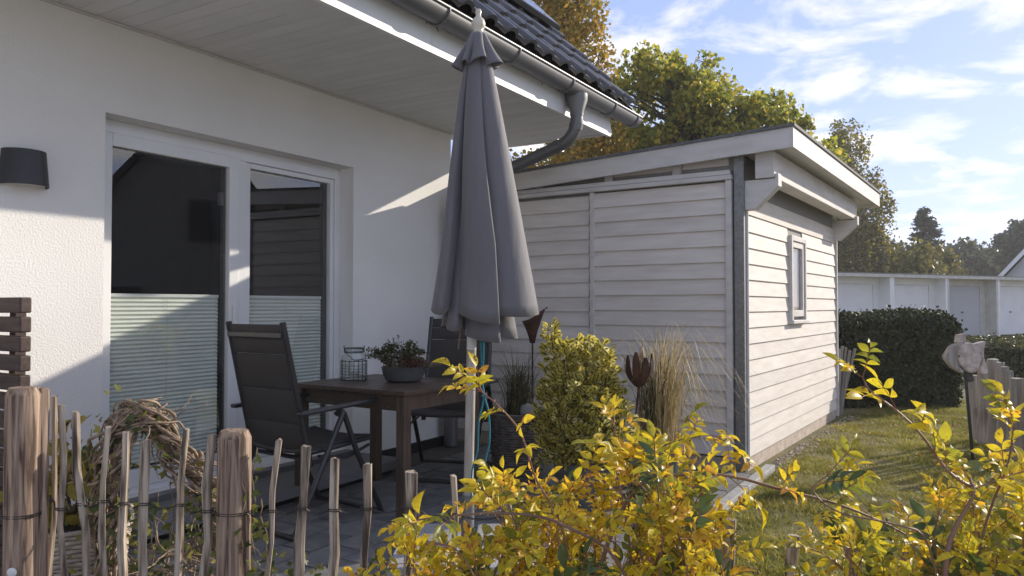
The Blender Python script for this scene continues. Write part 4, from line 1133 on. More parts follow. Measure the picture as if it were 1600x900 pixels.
# ------------------------------------------------------------------ pots, grasses, shrub, iron flowers
def wicker(e, prof, n_st, rs, m_, rows, strand=0.008, square=False):
    """woven strands round a body given by prof(z)->radius"""
    w = MB(); zs = rows
    for i, z in enumerate(zs):
        r = prof(z); pts = []
        N = n_st * 2
        for k in range(N + 1):
            t = 2 * math.pi * k / N
            rr = r + (0.006 if (k + i) % 2 else -0.006)
            if square:
                c, s = math.cos(t), math.sin(t); q = 1 / (abs(c) ** 6 + abs(s) ** 6) ** (1 / 6)
                pts.append((rr * q * c, rr * q * s * rs, z))
            else: pts.append((rr * math.cos(t), rr * math.sin(t) * rs, z))
        w.tube(pts, strand, 5, cap=False)
    w.build('woven_side', m_, e, smooth=True)
def blades(e, base, n, length, spread, lm, seed, wid=0.006, bend=0.6, lean=(0, 0), name='blades', br=(0.3, 1.5), orr=0.25):
    rng = np.random.default_rng(seed); K = 9
    a = rng.uniform(0, 2 * math.pi, n); out = np.c_[np.cos(a), np.sin(a)]
    out = out * rng.uniform(orr, 1, n)[:, None] + np.array(lean)[None, :]
    L = length * rng.uniform(0.5, 1.1, n); sp_ = spread * rng.uniform(0.4, 1.25, n); bd = bend * rng.uniform(*br, n)
    V = np.zeros((n, K, 2, 3)); b0 = np.c_[rng.normal(size=n) * .035, rng.normal(size=n) * .035]
    curl = rng.normal(size=(n, 2)) * 0.12
    side = np.c_[-out[:, 1], out[:, 0]]; side /= np.linalg.norm(side, axis=1, keepdims=True) + 1e-6
    for k in range(K):
        t = k / (K - 1)
        hor = sp_ * (0.35 * t + 0.65 * t ** 2.2) * L
        z = L * (t - bd * t ** 2.8)
        c = np.c_[b0 + out * hor[:, None] + curl * (t ** 2 * L)[:, None], z]
        w = wid * (1 - 0.85 * t) * 0.5
        for q, s in enumerate((-1, 1)):
            V[:, k, q, :2] = c[:, :2] + side * (s * w); V[:, k, q, 2] = np.maximum(c[:, 2], -0.02)
    V = V.reshape(-1, 3) + np.array(base)[None, :]
    F = []
    kk = np.arange(K - 1); f1 = np.c_[kk * 2, kk * 2 + 1, kk * 2 + 3, kk * 2 + 2]
    F = (f1[None] + (np.arange(n) * K * 2)[:, None, None]).reshape(-1, 4)
    tag(link(name, np_mesh(name, V, F, lm), e), kind='stuff')
LM_gold = leaf_mat('straw_blade', [(0.0, (0.30, 0.24, 0.07)), (0.5, (0.55, 0.42, 0.20)), (1.0, (0.75, 0.60, 0.38))], 0.4, obj=False)
LM_green = leaf_mat('sedge_blade', [(0.0, (0.05, 0.06, 0.025)), (0.6, (0.11, 0.11, 0.045)), (1.0, (0.24, 0.19, 0.10))], 0.3, obj=False)
pot = empty('wicker_planter', (0.045, 5.28, 0), 0, 'grey wicker planter of green sedge beside the parasol cord', 'planter')
pr_ = lambda z: 0.165 + 0.035 * (z / 0.46)
MB().lathe([(0, 0.0), (0.15, 0.0), (0.185, 0.44), (0.15, 0.44), (0, 0.43)], 24).build('liner', M_soil, pot)
wicker(pot, pr_, 15, 1.0, M_wicker2, [0.012 + 0.0165 * i for i in range(28)], 0.0085)
blades(pot, (0, 0, 0.42), 420, 0.62, 0.55, LM_green, 31, 0.006, 0.55)
blades(pot, (0, 0, 0.42), 90, 0.55, 0.8, LM_gold, 32, 0.004, 0.7, name='dry_blades')
stn = MB().lathe([(0, -0.05), (0.04, -0.04), (0.055, 0.0), (0.045, 0.035), (0, 0.055)], 14).build('stone_ball', M_stone, None, smooth=True, loc=(0.105, 5.13, 0.485))
tag(stn, 'rounded grey stone lying among the sedge in the wicker planter', 'stone')
# golden grass
gg = empty('ornamental_grass', (0.90, 4.85, 0.0), 0, 'straw-coloured ornamental grass arching in front of the shed boards', 'grass clump')
MB().lathe([(0, 0), (0.14, 0), (0.17, 0.30), (0.15, 0.31), (0, 0.29)], 22).build('pot', M_bowl, gg, smooth='auto')
blades(gg, (0, 0, 0.28), 260, 0.72, 0.70, LM_gold, 33, 0.0055, 0.65, lean=(0.25, -0.05))
blades(gg, (0.05, -0.05, 0.28), 150, 1.70, 0.34, LM_gold, 36, 0.0070, 0.78, lean=(0.28, -0.10), name='arching_blades', br=(0.75, 1.2), orr=0.3)
blades(gg, (0, 0, 0.28), 330, 0.86, 0.38, LM_green, 34, 0.006, 0.35, lean=(0.12, 0), name='green_blades')
pl = MB(); rd = random.Random(5)
for i in range(3):
    b0 = Vector((-0.11 + i * 0.008, 0, 0.35)); tp = Vector((-0.10 + i * 0.012, 0.01 * i, 0.82 + 0.02 * i))
    pl.tube([b0, b0.lerp(tp, .6), tp, tp + Vector((0.004, 0, 0.10))], [0.003, 0.0025, 0.007, 0.001], 6)
pl.build('seed_plumes', M_string, gg, smooth=True)
# variegated shrub
LMy = leaf_mat('shrub_leaf_edge', [(0.0, (0.52, 0.44, 0.07)), (0.6, (0.68, 0.58, 0.13)), (1.0, (0.80, 0.72, 0.33))], 0.5, obj=False)
LMg = leaf_mat('shrub_leaf_green', [(0.0, (0.06, 0.085, 0.02)), (1.0, (0.14, 0.16, 0.04))], 0.35, obj=False)
vsx = empty('variegated_shrub', (0.41, 4.58, 0), 0, 'upright yellow-edged variegated shrub in front of the shed', 'shrub')
MB().lathe([(0, 0), (0.13, 0), (0.165, 0.27), (0.145, 0.275), (0, 0.26)], 22).build('pot', M_bowl, vsx, smooth='auto')
rng = np.random.default_rng(51)
shoots = [(-.18, .0, 1.08, .065), (-.13, .05, .99, .07), (-.11, -.10, .95, .075), (-.04, .02, .97, .085), (.03, -.06, .93, .08), (.04, .10, .98, .08), (.11, .0, .97, .08), (.16, -.05, .90, .075), (.15, .08, .95, .075),
          (.21, .0, .74, .075), (.23, -.10, .60, .08), (-.21, .03, .70, .075), (-.22, -.08, .56, .08), (-.03, -.19, .74, .085), (.10, -.18, .70, .085), (.02, .19, .8, .08), (-.14, -.17, .62, .085), (.19, .14, .7, .08), (-.16, .15, .75, .08)]
P = []; AX = []
for (dx_, dy_, h_, r_) in shoots:
    m = int(250 * h_)
    t = rng.uniform(0, 1, m); a = rng.uniform(0, 2 * math.pi, m)
    z = 0.24 + (h_ - 0.24) * t; f = 0.55 + 0.45 * t
    rr = r_ * (1.15 - 0.75 * t ** 3) * rng.uniform(0.15, 1.45, m) ** 0.7
    q = np.c_[dx_ * f + np.cos(a) * rr, dy_ * f + np.sin(a) * rr, z + rng.normal(size=m) * .012]
    P.append(q); AX.append(np.c_[np.cos(a), np.sin(a), np.full(m, 0.75)])
P = np.concatenate(P); AX = np.concatenate(AX)
Dv = AX + rng.normal(size=(len(P), 3)) * 0.45
vlv = np.array([(0,0,0),(.12,.3,.05),(.11,.62,.04),(0,.85,-.04),(-.11,.62,.04),(-.12,.3,.05),(.44,.36,.10),(.38,.74,.09),(-.38,.74,.09),(-.44,.36,.10),(0,.5,.0)], float)
green = np.array([(0,1,10,5),(1,2,10,10),(2,3,10,10),(3,4,10,10),(4,5,10,10)])
gf = [(0,1,10),(1,2,10),(2,3,10),(3,4,10),(4,5,10),(5,0,10)]
ef = [(0,6,1),(1,6,7),(1,7,2),(2,7,3),(3,8,4),(4,8,9),(4,9,5),(5,9,0)]
allf = np.array(gf + ef)
V, F = scatter(vlv * np.array([0.80, 1, 1]), allf, P, Dv, rand_dirs(len(P), rng, 0.8), 0.047 * rng.uniform(0.7, 1.3, len(P)))
mi = np.tile(np.array([0] * 6 + [1] * 8), len(P))
tag(link('foliage', np_mesh('foliage', V, F, [LMg, LMy], mi), vsx), kind='stuff')
sb_ = MB()
for (dx_, dy_, h_, r_) in shoots:
    sb_.tube([(0, 0, 0.2), (dx_ * .7, dy_ * .7, 0.2 + (h_ - .2) * .45), (dx_, dy_, h_ - .03)], [0.007, 0.005, 0.002], 5)
sb_.build('stems', M_bark, vsx)
# iron flower: a cup of finger-like petals on a rod
ip = Vector((0.76, 4.62, 0))
fl = empty('iron_flower', ip, 0, 'rusty iron flower with finger-like petals on a rod before the golden grass', 'garden ornament', 'rusty iron garden ornaments')
MB().tube([(-0.055, 0, -0.03), (-0.03, 0, 0.42), (0.0, 0, 0.70)], 0.006, 8).build('rod', M_rust, fl, smooth=True)
for k in range(9):
    t = 2 * math.pi * k / 9 + 0.2; rd = random.Random(k)
    hgt = 0.185 + rd.uniform(-0.02, 0.02); pts = []
    m = MB(); vs = []
    for i in range(8):
        s_ = i / 7
        r_ = 0.014 + 0.074 * math.sin(min(1, s_ * 1.25) * math.pi / 2) - 0.004 * s_; z = 0.70 + hgt * (s_ ** 1.25)
        wd = 0.011 + 0.013 * math.sin(math.pi * min(1, s_ * 0.9)) if i < 7 else 0.007
        tx, ty = -math.sin(t), math.cos(t)
        for q in (-1, 1):
            for dd in (0, 0.003): vs.append((math.cos(t) * (r_ - dd) + tx * wd * q, math.sin(t) * (r_ - dd) + ty * wd * q, z))
    fs = []
    for i in range(7):
        b = i * 4
        fs += [(b, b + 2, b + 6, b + 4), (b + 1, b + 5, b + 7, b + 3), (b, b + 4, b + 5, b + 1), (b + 2, b + 3, b + 7, b + 6)]
    fs.append((28, 30, 31, 29))
    m.add(vs, fs); m.build('petal', M_rust, fl, smooth='auto')
fl2 = empty('iron_flower', at(832, 640, 5.28), 0, 'rusty iron lily cup on a rod rising behind the wicker planter', 'garden ornament', 'rusty iron garden ornaments'); fl2.location.z = 0
MB().tube([(0.0, 0, -0.02), (0, 0, 0.95)], 0.006, 8).build('rod', M_rust, fl2)
m = MB(); vs = []; n = 16
for i in range(8):
    s_ = i / 7
    for j in range(n + 1):
        t = R(-205) + R(310) * j / n
        z = 0.93 + 0.17 * s_ + (0.07 * s_ ** 2) * max(0, math.cos(t)) - (0.02 * s_ ** 2) * max(0, -math.cos(t))
        r_ = 0.018 + 0.055 * s_ ** 1.3 + 0.02 * s_ ** 3 * max(0, math.cos(t))
        vs.append((r_ * math.cos(t), r_ * math.sin(t) * 0.8, z))
m.add(vs, [(i*(n+1)+j, i*(n+1)+j+1, (i+1)*(n+1)+j+1, (i+1)*(n+1)+j) for i in range(7) for j in range(n)])
o = m.build('cup', M_rust, fl2, smooth=True); o.modifiers.new('thick', 'SOLIDIFY').thickness = 0.003
MB().lathe([(0, -.008), (.006, -.004), (.008, 0), (.006, .004), (0, .008)], 8).build('bead', M_rust, fl2, loc=(0.098, 0, 1.172))

# ------------------------------------------------------------------ slatted screen at the house wall
scn = empty('slatted_screen', Vector((-1.853, 2.93, 0)), R(149.1), 'dark brown slatted wooden screen standing out from the house wall', 'screen')
for i in range(16):
    z = 0.045 + i * 0.0742
    MB().box(0.0, 0.86, -0.022, 0.022, z, z + 0.060).build('slat', M_darkslat, scn, bevel=0.006)
for x in (0.12, 0.74):
    MB().box(x, x + 0.045, -0.062, -0.0225, -0.03, 1.20).build('batten', M_darkslat, scn)

# ------------------------------------------------------------------ chestnut paling fence
FZ = -0.12
fen = empty('paling_fence', (0, 2.3, FZ), 0, 'low fence of split chestnut pickets wired between round pine posts', 'fence')
fo = (0, 2.3, FZ)
def rough_post(name, pts, rads, sides, m_, seed, cham=0.0, jag=0.12, parent=fen, off=fo, flat=1.0):
    rd = random.Random(seed)
    ang = [2 * math.pi * (j + rd.uniform(-.25, .25)) / sides for j in range(sides)]
    rj = [1 + rd.uniform(-jag, jag) for _ in range(sides)]
    m = MB(off); vs = []
    K = len(pts)
    for i, (p, r) in enumerate(zip(pts, rads)):
        for j in range(sides):
            q = r * rj[j] * (1 + rd.uniform(-jag, jag) * 0.35)
            vs.append((p[0] + q * math.cos(ang[j]), p[1] + q * flat * math.sin(ang[j]), p[2] + (rd.uniform(-.004, .004) if i == K - 1 and sides < 20 else 0)))
    fs = [(i*sides+j, i*sides+(j+1) % sides, (i+1)*sides+(j+1) % sides, (i+1)*sides+j) for i in range(K - 1) for j in range(sides)]
    fs.append(tuple(range((K-1)*sides, K*sides)))
    m.add(vs, fs)
    return m.build(name, m_, parent, smooth='auto')
def post(u0, u1, vtop, Y, seed):
    c = at((u0 + u1) / 2, vtop, Y); r = (u1 - u0) / 2 / 1200 * Y
    pts = [(c.x, c.y, FZ)] + [(c.x, c.y, c.z - d) for d in (0.6, 0.4, 0.2, 0.022, 0.0) if c.z - d > FZ + 0.02]
    rads = [r] * (len(pts) - 1) + [r * 0.80]
    o = rough_post('post', pts, rads, 30, M_post, seed, jag=0.004)
    return c, r
c1, r1 = post(12, 62, 605, 2.15, 1)
# the split half nailed to the first post
rough_post('post_half', [(c1.x + r1 - 0.004, c1.y + 0.025, FZ), (c1.x + r1 - 0.003, c1.y + 0.025, 0.4), (c1.x + r1 - 0.004, c1.y + 0.025, c1.z - 0.006)], [0.016, 0.015, 0.014], 9, M_post, 91, jag=0.1)
MB().lathe([(0, 0), (0.013, 0.001), (0.013, 0.004), (0.006, 0.008), (0, 0.008)], 14).build('bolt', M_alu, fen, loc=(c1.x + 0.006, c1.y - r1 - 0.001 - 2.3, at(38, 893, 2.11).z - FZ), rot=(R(90), 0, 0))
c2, r2 = post(341, 392, 672, 2.28, 2)
c3, r3 = post(988, 1046, 792, 2.34, 3)
picks = [(86, 618, 77, 12, 2.24), (95, 633, 100, 14, 2.20), (118, 645, 133, 14, 2.22), (169, 668, 161, 14, 2.24), (197, 675, 190, 13, 2.26), (229, 688, 224, 15, 2.26), (292, 670, 274, 14, 2.3),
         (331, 678, 317, 18, 2.28), (436, 687, 413, 13, 2.3), (476, 697, 467, 19, 2.3), (525, 716, 519, 18, 2.32), (574, 725, 570, 16, 2.34), (641, 738, 638, 23, 2.34), (708, 743, 707, 13, 2.36),
         (793, 755, 790, 16, 2.36), (868, 770, 866, 17, 2.36), (935, 778, 930, 16, 2.36), (1140, 811, 1137, 25, 2.32), (1240, 837, 1239, 25, 2.30), (1330, 850, 1332, 20, 2.3), (1420, 846, 1415, 20, 2.3)]
ptops = []
for i, (u, v, ub, wpx, Y) in enumerate(picks):
    t = at(u, v, Y); b_ = at(ub, 900, Y); d = (b_ - t) / (t.z - b_.z)
    rd = random.Random(100 + i); k = wpx / 2 / 1200 * Y
    pts, rads = [], []
    L = t.z - FZ
    for j in range(7):
        f = j / 6
        bend = rd.uniform(-.011, .011) * (1 if 0 < j < 6 else 0)
        zz = FZ + L * f
        pts.append((t.x + d.x * (t.z - zz) + bend, Y + rd.uniform(-.002, .002), zz)); rads.append(k * rd.uniform(0.66, 1.0))
    rough_post('picket', pts, rads, 7, M_picket, 200 + i, jag=0.26, flat=0.8)
    ptops.append((pts, rads, Y))
# wires twisted round the pickets
order = sorted([(p[0][-1][0], p) for p in ptops] + [(c.x, ([(c.x, c.y, FZ), (c.x, c.y, c.z)], [r, r], c.y)) for c, r in ((c1, r1), (c2, r2), (c3, r3))], key=lambda t: t[0])
for lev in (0.62, 0.40):
    wv = MB(fo); pts = []; prev = None
    for i, (x, (pp, rr, Y)) in enumerate(order):
        z = lev - 0.05 * (x + 1.4) + random.uniform(-.012, .012)
        k = rr[0]
        def xat(z): 
            p0_, p1_ = Vector(pp[0]), Vector(pp[-1]); f = (z - p0_.z) / (p1_.z - p0_.z); q = p0_.lerp(p1_, f); return q.x
        cxp = xat(z)
        if z > pp[-1][2] - 0.02: continue
        if prev is not None:
            a = Vector(prev); bq = Vector((cxp - k, Y - k * .5, z)); n = max(4, int((bq - a).length / 0.008))
            for ph in (0, math.pi):
                line = []
                for q in range(n + 1):
                    f = q / n; p = a.lerp(bq, f); sag = -0.012 * math.sin(math.pi * f)
                    am = 0.0022
                    line.append(p + Vector((0, am * math.cos(f * n * 0.9 + ph), am * math.sin(f * n * 0.9 + ph) + sag)))
                wv.tube(line, 0.0014, 4, cap=False)
        for dz in (-0.003, 0.003):
            wv.tube([(cxp + k * 1.12 * math.cos(t), Y + k * 1.0 * math.sin(t), z + dz) for t in [2*math.pi*q/14 for q in range(15)]], 0.0016, 4, cap=False)
        prev = (cxp + k, Y - k * .5, z)
    wv.build('wire', M_wire, fen)

# ------------------------------------------------------------------ twig arch, ivy, basket with hydrangea
arch = empty('twig_arch', at(170, 880, 2.62), 0, 'tangled arch of twisted bare vine twigs behind the pickets', 'garden ornament'); arch.location.z = 0
ao = arch.location.copy()
ctrl = [at(168, 1080, 2.62), at(166, 930, 2.62), at(165, 820, 2.62), at(168, 740, 2.62), at(180, 680, 2.62), at(212, 645, 2.64), at(248, 660, 2.66), at(280, 708, 2.68), at(312, 752, 2.7), at(338, 792, 2.72), at(350, 900, 2.74)]
def spline(P3, t):
    t = max(0, min(len(P3) - 1.0001, t)); i = int(t); t -= i
    p0_, p1_, p2_, p3_ = P3[max(i-1,0)], P3[i], P3[i+1], P3[min(i+2, len(P3)-1)]
    return 0.5 * ((2*p1_) + (-p0_+p2_)*t + (2*p0_-5*p1_+4*p2_-p3_)*t*t + (-p0_+3*p1_-3*p2_+p3_)*t**3)
tw = MB(ao); rd = random.Random(31)
for i in range(92):
    t0 = rd.uniform(0, 8.2); ln = rd.uniform(1.6, 5.0); t1 = min(9.6, t0 + ln); pts = []
    ph, ph2, fq = rd.uniform(0, 6.28), rd.uniform(0, 6.28), rd.uniform(1.2, 3.4)
    w_ = rd.uniform(0.012, 0.060); n = 26; wig = rd.uniform(0.002, 0.011)
    for q in range(n):
        t = t0 + (t1 - t0) * q / (n - 1)
        thick = 1.0 if 3 < t < 8.3 else 0.95
        p = spline(ctrl, t)
        r_ = w_ * thick * (1 + 0.3 * math.sin(t * 2.1 + ph))
        pts.append(p + Vector((math.cos(t * fq + ph) * r_, math.sin(t * fq + ph) * r_, math.sin(t * fq * 0.8 + ph2) * r_)) +
                   Vector((math.sin(q * 1.3 + ph) * wig, math.cos(q * 1.7 + ph2) * wig, math.sin(q * 1.1 + ph2) * wig)))
    r0 = rd.choice([0.0035, 0.0045, 0.0055, 0.007, 0.0085])
    tw.tube(pts, [r0 * (1 - 0.45 * q / n) for q in range(n)], 6)
# loose curling ends and the heap at the foot
for i in range(34):
    t = rd.uniform(0.8, 9.5); p = spline(ctrl, t); pts = [p]; d = Vector((rd.uniform(-1, 1), rd.uniform(-1, .4), rd.uniform(-.6, 1))).normalized()
    for q in range(10):
        d = (d + Vector((rd.uniform(-.6, .6), rd.uniform(-.5, .5), rd.uniform(-.6, .5)))).normalized(); pts.append(pts[-1] + d * 0.020)
    tw.tube(pts, [0.003 * (1 - .07 * q) for q in range(11)], 5)
for i in range(60):
    p = at(rd.uniform(190, 345), rd.uniform(850, 930), rd.uniform(2.5, 2.8)); pts = [p]; d = Vector((rd.uniform(-1, 1), rd.uniform(-.5, .5), rd.uniform(-.3, .5))).normalized()
    for q in range(12):
        d = (d + Vector((rd.uniform(-.5, .5), rd.uniform(-.4, .4), rd.uniform(-.4, .35)))).normalized(); pts.append(pts[-1] + d * 0.026)
    tw.tube(pts, [0.0036 * (1 - .06 * q) for q in range(13)], 5)
tw.build('twigs', M_twig, arch, smooth=True)
LM_ivy = leaf_mat('ivy_leaf', [(0.0, (0.05, 0.075, 0.018)), (0.55, (0.13, 0.15, 0.03)), (1.0, (0.34, 0.30, 0.07))], 0.35, obj=False)
ivy_v = np.array([(0,0,0),(.38,.05,.04),(.62,.42,-.03),(.26,.50,.05),(0,1.05,-.06),(-.26,.50,.05),(-.62,.42,-.03),(-.38,.05,.04),(0,.4,.02)], float)
ivy_f = np.array([(0,1,8),(1,2,8),(2,3,8),(3,4,8),(4,5,8),(5,6,8),(6,7,8),(7,0,8)])
def ivy(name, parent, off, pts, sizes, seed, lm=LM_ivy):
    rng = np.random.default_rng(seed); n = len(pts)
    P = np.array([tuple(p - off) for p in pts]); D = rng.normal(size=(n, 3)) + np.array([0, -0.2, -0.3])
    V, F = scatter(ivy_v, ivy_f, P, D, rand_dirs(n, rng, 0.3) + np.array([0.2, -0.9, 0.5]), sizes)
    tag(link(name, np_mesh(name, V, F, lm), parent), kind='stuff')
pts = []
for i in range(240):
    p = spline(ctrl, rd.choice([rd.uniform(0.3, 9.8), rd.uniform(0, 4)])); pts.append(p + Vector((rd.gauss(0, .045), rd.gauss(0, .03) - .03, rd.gauss(0, .045))))
for i in range(150): pts.append(at(rd.uniform(180, 340), rd.uniform(780, 910), rd.uniform(2.45, 2.75)))
ivy('ivy_leaves', arch, ao, pts, np.array([rd.uniform(0.016, 0.034) for _ in pts]), 8)
# ivy on the fence
iv = empty('ivy_plant', at(400, 1000, 2.4), 0, 'thin ivy shoots climbing around the round fence post beside the chair', 'climber'); iv.location.z = FZ
io = iv.location.copy(); ivs = MB(io); pts = []
for (u0, v0, u1, v1, n, Y) in ((392, 930, 398, 700, 26, 2.36), (372, 935, 384, 715, 10, 2.25), (412, 930, 430, 860, 20, 2.4), (440, 930, 470, 872, 30, 2.4), (480, 930, 500, 880, 16, 2.35), (560, 920, 590, 860, 14, 2.3), (430, 920, 405, 780, 14, 2.42)):
    a, b_ = at(u0, v0, Y), at(u1, v1, Y); line = []
    for q in range(12):
        line.append(a.lerp(b_, q / 11) + Vector((math.sin(q * 1.7 + u0) * .008, math.cos(q * 2.3) * .006, 0)))
    line = [Vector((line[0].x, line[0].y, FZ))] + line
    ivs.tube(line, 0.002, 5)
    for q in range(n):
        p = a.lerp(b_, rd.uniform(0, 1)); pts.append(p + Vector((rd.gauss(0, .016), rd.gauss(-.01, .012), rd.gauss(0, .014))))
ivs.build('stems', M_twig, iv)
ivy('leaves', iv, io, pts, np.array([rd.uniform(0.014, 0.030) for _ in pts]), 9)
# basket
bk_ = empty('wicker_basket', at(112, 1000, 2.78), R(24), 'pale woven wicker basket with a yellowing hydrangea behind the pickets', 'basket'); bk_.location.z = 0
MB().box(-0.14, 0.14, -0.14, 0.14, 0.0, 0.40).build('liner', M_soil, bk_)
wicker(bk_, lambda z: 0.125 + 0.06 * (z / 0.42), 14, 1.0, M_wicker, [0.01 + 0.0155 * i for i in range(27)], 0.0082, True)
LM_hyd = leaf_mat('hydrangea_leaf', [(0.0, (0.14, 0.15, 0.03)), (0.5, (0.34, 0.28, 0.045)), (1.0, (0.45, 0.30, 0.07))], 0.4, obj=False)
pts = [bk_.location + Vector((rd.gauss(-.02, .07), rd.gauss(0, .07), 0.42 + abs(rd.gauss(0.08, 0.14)))) for _ in range(150)]
rng = np.random.default_rng(14); P = np.array([tuple(Matrix.Rotation(-R(24), 3, 'Z') @ (p - bk_.location)) for p in pts]); nL = len(P)
broad = np.array([(0,0,0),(.30,.2,.05),(.36,.5,.04),(.2,.82,0),(0,1.05,-.08),(-.2,.82,0),(-.36,.5,.04),(-.30,.2,.05),(0,.5,-.01)], float)
V, F = scatter(broad, ivy_f, P, rng.normal(size=(nL, 3)) + np.array([0, -.2, -.1]), rand_dirs(nL, rng, 0.6), rng.uniform(0.045, 0.085, nL))
tag(link('foliage', np_mesh('foliage', V, F, LM_hyd), bk_), kind='stuff')
sm_ = MB()
for i in range(9):
    sm_.tube([(0, 0, 0.38), (rd.uniform(-.05, .05), rd.uniform(-.05, .05), 0.55), (rd.uniform(-.12, .12), rd.uniform(-.1, .1), rd.uniform(.6, .74))], [0.005, 0.004, 0.002], 5)
sm_.build('stems', M_twig, bk_)

# ------------------------------------------------------------------ fish on a post, palings, leaning sticks
fp = at(1521, 730, 6.0)
fish = empty('fish_sculpture', (fp.x, fp.y, -0.03), 0, 'carved wooden fish on a black metal rod over the lawn', 'garden ornament')
top = at(1508, 585, 6.0) - Vector((fp.x, fp.y, -0.03))
MB().tube([(0, 0, -0.02), (top.x * .5, 0, top.z * .5), (top.x, 0, top.z + 0.03)], 0.012, 10).build('rod', M_blackmetal, fish, smooth='auto')
def fpx(u, v): 
    p = at(u, v, 6.0) - Vector((fp.x, fp.y, -0.03)); return (p.x, p.z)
def fsh(name, pts, y0, y1, m_, bev=0.012):
    MB().prism([fpx(u, v) for u, v in pts], 'y', y0, y1).build(name, m_, fish, bevel=bev)
fsh('body', [(1490, 552), (1495, 541), (1504, 535), (1514, 535), (1524, 542), (1532, 550), (1530, 560), (1526, 572), (1521, 581), (1514, 583), (1505, 579), (1496, 570)][::-1], -0.045, 0.045, M_fishpale)
fsh('head', [(1474, 557), (1484, 541), (1496, 535), (1505, 534), (1494, 544), (1491, 553), (1496, 572), (1504, 580), (1500, 583), (1486, 574), (1476, 562)][::-1], -0.030, 0.030, M_greywood, 0.006)
fsh('tail', [(1520, 537), (1531, 534), (1538, 533), (1536, 545), (1535, 556), (1541, 577), (1542, 583), (1538, 585), (1530, 584), (1529, 576), (1533, 560), (1531, 549)][::-1], -0.022, 0.022, M_fishpale, 0.006)
fsh('back_fin', [(1492, 535), (1494, 523), (1506, 521), (1509, 536)][::-1], -0.018, 0.018, M_fishpale, 0.004)
fsh('belly_fin', [(1508, 580), (1517, 582), (1521, 595), (1513, 597), (1509, 592)][::-1], -0.018, 0.018, M_fishdark, 0.004)
MB().lathe([(0, -.004), (.008, 0), (0, .006)], 10).build('eye', M_fishdark, fish, loc=(fpx(1491, 556)[0] + .01, -0.046, fpx(1491, 556)[1]), rot=(R(90), 0, 0))

rf_ = empty('plank_fence', (3.75, 6.3, -0.03), 0, 'silvery weathered upright plank fence behind the fish', 'fence')
for i, (u, v, wpx, Y) in enumerate(((1521, 586, 15, 6.9), (1535, 578, 15, 6.75), (1550, 561, 20, 6.6), (1563, 566, 12, 6.5), (1570, 573, 12, 6.4), (1577, 580, 12, 6.3), (1591, 591, 24, 6.1), (1615, 588, 26, 5.95), (1641, 594, 24, 5.8))):
    t = at(u, v, Y); k = wpx / 2 / 1200 * Y; rd2 = random.Random(i)
    L = t.z + 0.03; pts = [(t.x + rd2.uniform(-.012, .012), Y, -0.03), (t.x + rd2.uniform(-.012, .012), Y, L * .3), (t.x + rd2.uniform(-.01, .01), Y, L * .65), (t.x, Y, t.z)]
    rough_post('plank', pts, [k * 1.1, k * 1.05, k * 1.08, k], 9, M_greywood, 300 + i, jag=0.14, parent=rf_, off=(3.75, 6.3, -0.03), flat=0.55)
MB((3.75, 6.3, -0.03)).bar(at(1521, 640, 6.98), at(1650, 665, 5.9), 0.03, 0.07).build('rail', M_greywood, rf_)
ls = empty('leaning_pickets', (3.62, 8.62, -0.03), 0, 'bundle of grey split pickets leaning at the far shed corner', 'picket bundle')
for i, (u0, v0, u1, v1) in enumerate(((1312, 545, 1309, 652), (1316, 541, 1307, 655), (1322, 543, 1312, 654), (1328, 548, 1314, 655), (1336, 545, 1312, 656), (1308, 545, 1307, 650))):
    Y = 8.55 + 0.03 * i
    a, b_ = at(u1, v1, Y), at(u0, v0, Y); a.z = -0.03
    rough_post('picket', [tuple(a), tuple(a.lerp(b_, .5)), tuple(b_)], [0.017, 0.016, 0.015], 6, M_greywood, 400 + i, jag=0.2, parent=ls, off=(3.62, 8.62, -0.03))

# ------------------------------------------------------------------ rose bushes
def leaflet(L, W, fold, curl, rd):
    vs = []; K = 6
    wprof = [0.0, 0.68, 1.0, 0.92, 0.58, 0.0]
    for i in range(K):
        t = i / (K - 1); w_ = W * wprof[i] * 0.5
        z = -curl * t * t * L + 0.10 * L * math.sin(t * 3.0) * 0.3
        vs.append((-w_, t * L, z + abs(w_) * fold)); vs.append((0, t * L, z)); vs.append((w_, t * L, z + abs(w_) * fold))
    fs = []
    for i in range(K - 1):
        b = i * 3
        fs += [(b, b + 1, b + 4, b + 3), (b + 1, b + 2, b + 5, b + 4)]
    return vs, fs
def rose_leaf_mesh(i, mats, pairs):
    rd = random.Random(900 + i)
    m = MB(); L = 0.051; n = pairs; ax_ = []
    droop = rd.uniform(0.1, 0.5); length = 0.030 + 0.027 * n
    for k in range(9):
        t = k / 8; ax_.append(Vector((0, t * length, -droop * 0.35 * length * t * t)))
    m.tube(ax_, [0.0013] * 9, 4, cap=False, mi=1)
    def put(pos, ang, s_, tilt):
        vs, fs = leaflet(L * s_, L * s_ * rd.uniform(0.38, 0.56), rd.uniform(0.2, 0.9), rd.uniform(-0.15, 0.8), rd)
        Mx = Matrix.Translation(pos) @ Matrix.Rotation(ang, 4, 'Z') @ Matrix.Rotation(tilt, 4, 'X') @ Matrix.Rotation(rd.uniform(-.35, .35), 4, 'Y')
        m.add([Mx @ Vector(v) for v in vs], fs, 0)
    for k in range(n):
        y = (0.45 + 0.5 * (k / max(1, n - 0.5))) * length; p = Vector((0, y, -droop * 0.35 * length * (y / length) ** 2))
        s_ = rd.uniform(0.72, 1.0) * (0.78 + 0.22 * (k + 1) / n)
        put(p, R(-rd.uniform(48, 72)), s_, rd.uniform(-.25, .35)); put(p, R(rd.uniform(48, 72)), s_ * rd.uniform(.9, 1.08), rd.uniform(-.25, .35))
    put(ax_[-1], R(rd.uniform(-14, 14)), rd.uniform(1.0, 1.2), rd.uniform(-.5, .1))
    return m.mesh('leaf', mats, smooth=True)
